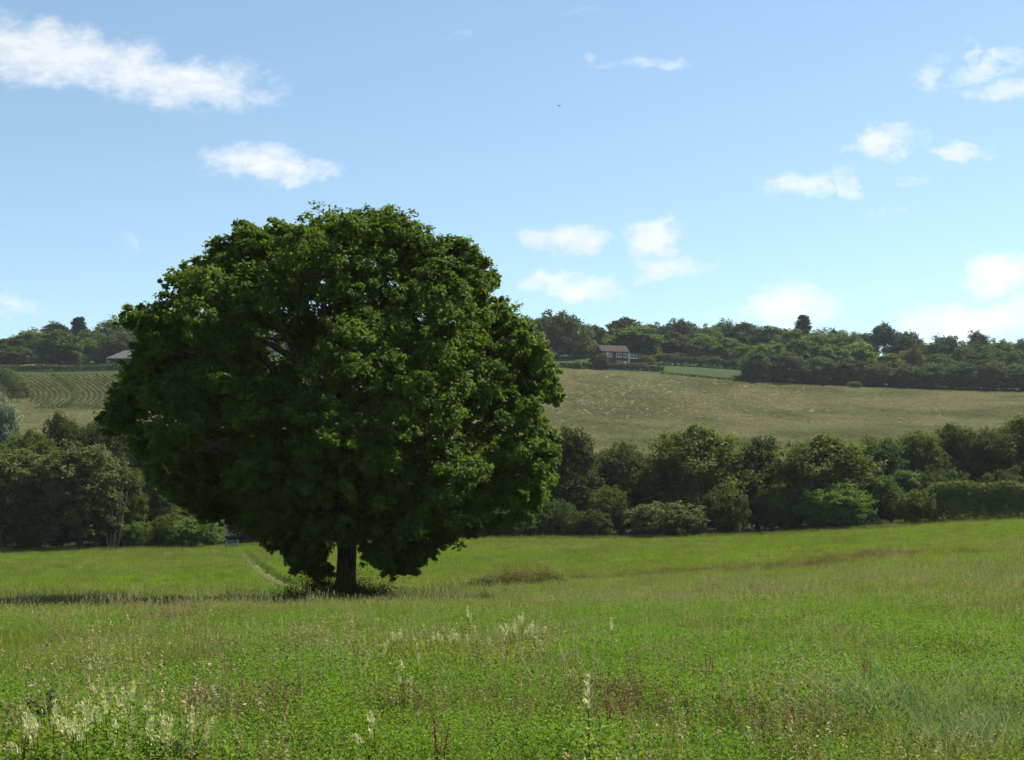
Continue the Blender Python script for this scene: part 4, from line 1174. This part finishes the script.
weed_clump('nettle_patch', x_, y_, 1.1, .5, .8, 40, [('weed', 1, 'leaf')], 'small dark nettle patch between the oak and the sorrel clump', 'weeds', 3)

# ------------------------------------------------------------------ pale plumed plants, docks and a thistle
def plume_mesh(rng, L=.13, w=.020, n=70):
    t = rng.uniform(0, 1, n); r = w*np.sin(np.pi*np.clip(t*.8+.15, 0, 1))*rng.uniform(.1, .7, n); a = rng.uniform(0, 6.28, n)
    P = np.stack([np.cos(a)*r, np.sin(a)*r, t*L], 1)
    D = np.stack([np.cos(a)*.45, np.sin(a)*.45, np.full(n, 1.)], 1)+rng.normal(size=(n, 3))*.22
    D /= np.linalg.norm(D, axis=1, keepdims=True)
    S = np.stack([-np.sin(a), np.cos(a), np.zeros(n)], 1)+rng.normal(size=(n, 3))*.3
    ln = rng.uniform(.018, .042, n)[:, None]; wd = rng.uniform(.003, .006, n)[:, None]
    v = np.stack([P, P+D*ln*.5+S*wd, P+D*ln, P+D*ln*.5-S*wd], 1).reshape(-1, 3); q = np.arange(4*n).reshape(n, 4)
    return mesh_np('flower_spike', v, q, None, M['pale'], np.repeat(rng.uniform(0, 1, n), 4))
def build_plume(nsp, seed, hh):
    rng = np.random.RandomState(seed)
    root = empty('plumed_plant', (0, -5, -50))
    mb = MB(); ends = []
    for k in range(nsp):
        a = rng.uniform(0, 6.28); ln = rng.uniform(.02, .13) if nsp > 1 else .02
        top = Vector((math.cos(a)*ln, math.sin(a)*ln, hh*rng.uniform(.6, 1.0)))
        mb.tube([(0, 0, -.03), (top.x*.35, top.y*.35, top.z*.5), top], [.006, .005, .003], 5)
        ends.append((top, a, ln))
    mb.build('stem', M['herb'], root)
    for top, a, ln in ends:
        o = link('flower_spike', plume_mesh(rng, rng.uniform(.07, .15), rng.uniform(.014, .030)), root, top-Vector((0, 0, .02)))
        o.rotation_euler = (-math.sin(a)*ln*6*rng.uniform(.3, 1.3), math.cos(a)*ln*6*rng.uniform(.3, 1.3), 0)
    V, Q, T = herb(rng, 16, hh*.85, .12, .022, 16)
    link('leaves', mesh_np('leaves', V, Q, None, M['herb'], T), root)
    return root
def copy_thing(root):
    r = root.copy(); COL.objects.link(r)
    for ch in list(root.children):
        c = ch.copy(); COL.objects.link(c); c.parent = r; c.matrix_parent_inverse = ch.matrix_parent_inverse.copy()
    return r
protos = [build_plume(4, 1, .50), build_plume(5, 2, .52), build_plume(3, 3, .48), build_plume(1, 4, .50), build_plume(6, 5, .54)]
used = set()
bpy.context.view_layer.update()
def plume(px, toppy, k, label, scale=1.0, group=None):
    hh = .50*scale
    # foot of the plant: ground point whose plant top shows at that height
    best = None
    for Y in np.exp(np.linspace(math.log(8.2), math.log(60), 500)):
        X = (px-PX0)/F*Y; py = PY0-F*(h1(X, Y)+hh)/Y
        if py <= toppy: best = (X, Y); break
    X, Y = best
    r = protos[k] if k not in used else copy_thing(protos[k]); used.add(k)
    r.location = (X, Y, h1(X, Y)); r.rotation_euler = (0, 0, random.uniform(0, 6.28)); s = scale*random.uniform(.92, 1.08); r.scale = (s, s, s)
    tag(r, label, 'wildflower', group)
fg = 'pale-plumed plants in the bottom left corner'
for px, py, k in [(108,706,1),(127,700,4),(141,708,2),(176,722,0),(185,738,2),(160,736,0),(88,748,1),(122,744,2),(64,702,0),(52,712,3),(36,706,2),(40,730,0),(74,732,3),(196,742,3),(150,742,0),(22,742,3)]:
    plume(px, py, k, 'pale cream-plumed plant in the thick cluster at bottom left', 1.05, fg)
for px, py, k in [(515,624,1),(522,622,4),(530,624,1),(538,628,0)]:
    plume(px, py, k, 'cream-plumed plant in the clump in mid meadow, right of the oak', 1.15, 'cream plumes in mid meadow')
for px, py, k in [(395,630,0),(402,632,1),(428,634,0),(436,631,1),(446,628,0),(452,634,1),(468,628,2),(470,616,3),(495,634,2),(418,636,2)]:
    plume(px, py, k, 'small cream plume in the loose line in front of the oak', .95, 'cream plumes in front of the oak')
for px, py, k, lab, s in [(94,664,2,'pale plume standing alone above the bottom-left cluster',1),(100,688,0,'pale plumed plant at the top of the bottom-left cluster',1),
        (373,641,2,'pale yellowish plume in front of the oak, on its own',1.1),(405,670,2,'forked pale plume in the meadow below the oak',1),(378,712,0,'pale plume at bottom, left of the brown patch',1),
        (614,622,3,'single upright white plume right of the cream clump',1.2),(590,744,3,'thick cream spike at the very bottom edge',1.5),(470,612,3,'thin pale spike just right of the oak',1.2),(417,656,3,'short pale spike in the meadow right of the forked plume',.9)]:
    plume(px, py, k, lab, s)

def dock(px, toppy, hh, seed, label):
    rng = np.random.RandomState(seed)
    for Y in np.exp(np.linspace(math.log(8.2), math.log(60), 500)):
        X = (px-PX0)/F*Y
        if PY0-F*(h1(X, Y)+hh)/Y <= toppy: break
    root = empty('dock_plant', (X, Y, h1(X, Y))); tag(root, label, 'weed')
    V = []; mb = MB()
    P = []
    for k in range(3):
        a = rng.uniform(0, 6.28); e = Vector((math.cos(a)*.06, math.sin(a)*.06, hh*rng.uniform(.8, 1)))
        mb.tube([(0, 0, -.02), e*.5, e], [.006, .005, .003], 5)
        for j in range(70):
            t = rng.uniform(.3, 1); P.append(np.array(e)*t + rng.normal(size=3)*.014)
    mb.build('stem', M['dock'], root)
    v, q = leaf_cards(np.array(P), rand_dir(len(P), rng), .013*rng.uniform(.6, 1.4, len(P)), 1.5, rng)
    link('seed_head', mesh_np('seed_head', v, q, None, M['dock'], np.repeat(rng.uniform(0, 1, len(P)), 4)), root)
for i, (px, py, lab) in enumerate([(612, 690, 'tall red-brown dock, left of a pair, bottom centre'), (620, 688, 'tall red-brown dock, right of a pair, bottom centre'),
          (708, 655, 'red-brown dock in the lush green growth right of centre'), (868, 655, 'brown dock in the green growth on the right'), (440, 708, 'brown dock stem in the lower meadow left of centre')]):
    dock(px, py, .5, 60+i, lab)

def thistle():
    rng = np.random.RandomState(9)
    X, Y, z = ground_at(50, 752)
    root = empty('thistle_plant', (X, Y, z)); tag(root, 'dark thistle among the pale plumes, bottom left corner', 'thistle')
    mb = MB(); mb.tube([(0, 0, -.02), (-.02, 0, .2), (-.03, .02, .42)], [.008, .006, .004], 6)
    E = []
    for k in range(6):
        a = k*1.05; b = Vector((-.02, 0, .12+.04*k)); e = b+Vector((math.cos(a)*.13, math.sin(a)*.13, .14)); E.append(e)
        mb.tube([b, b.lerp(e, .5)+Vector((0, 0, -.01)), e], [.005, .004, .003], 5)
    mb.build('stem', M['weed'], root)
    P = np.concatenate([np.array(e)[None]*t + rng.normal(size=(7, 3))*.02 for e in E for t in (.6, .8, 1.0)])
    v, q = leaf_cards(P, rand_dir(len(P), rng), .035*rng.uniform(.6, 1.4, len(P)), 2.2, rng)
    link('leaves', mesh_np('leaves', v, q, None, M['weed'], np.repeat(rng.uniform(0, 1, len(P)), 4)), root)
thistle()

# ================================================================== HAZE
def haze():
    m, nt, out = new_mat('haze')
    pv = N(nt, 'ShaderNodeVolumePrincipled'); pv.inputs['Density'].default_value = HAZE
    pv.inputs['Color'].default_value = (.80, .88, 1, 1); pv.inputs['Anisotropy'].default_value = .2
    nt.links.new(pv.outputs[0], out.inputs['Volume'])
    o = MB().box(-1250, 1250, -25, 1520, -150, 115).build('haze', m)
    tag(o, 'thin pale summer haze over the valley', 'haze', None, 'stuff')
HAZE = .00006
if HAZE: haze()
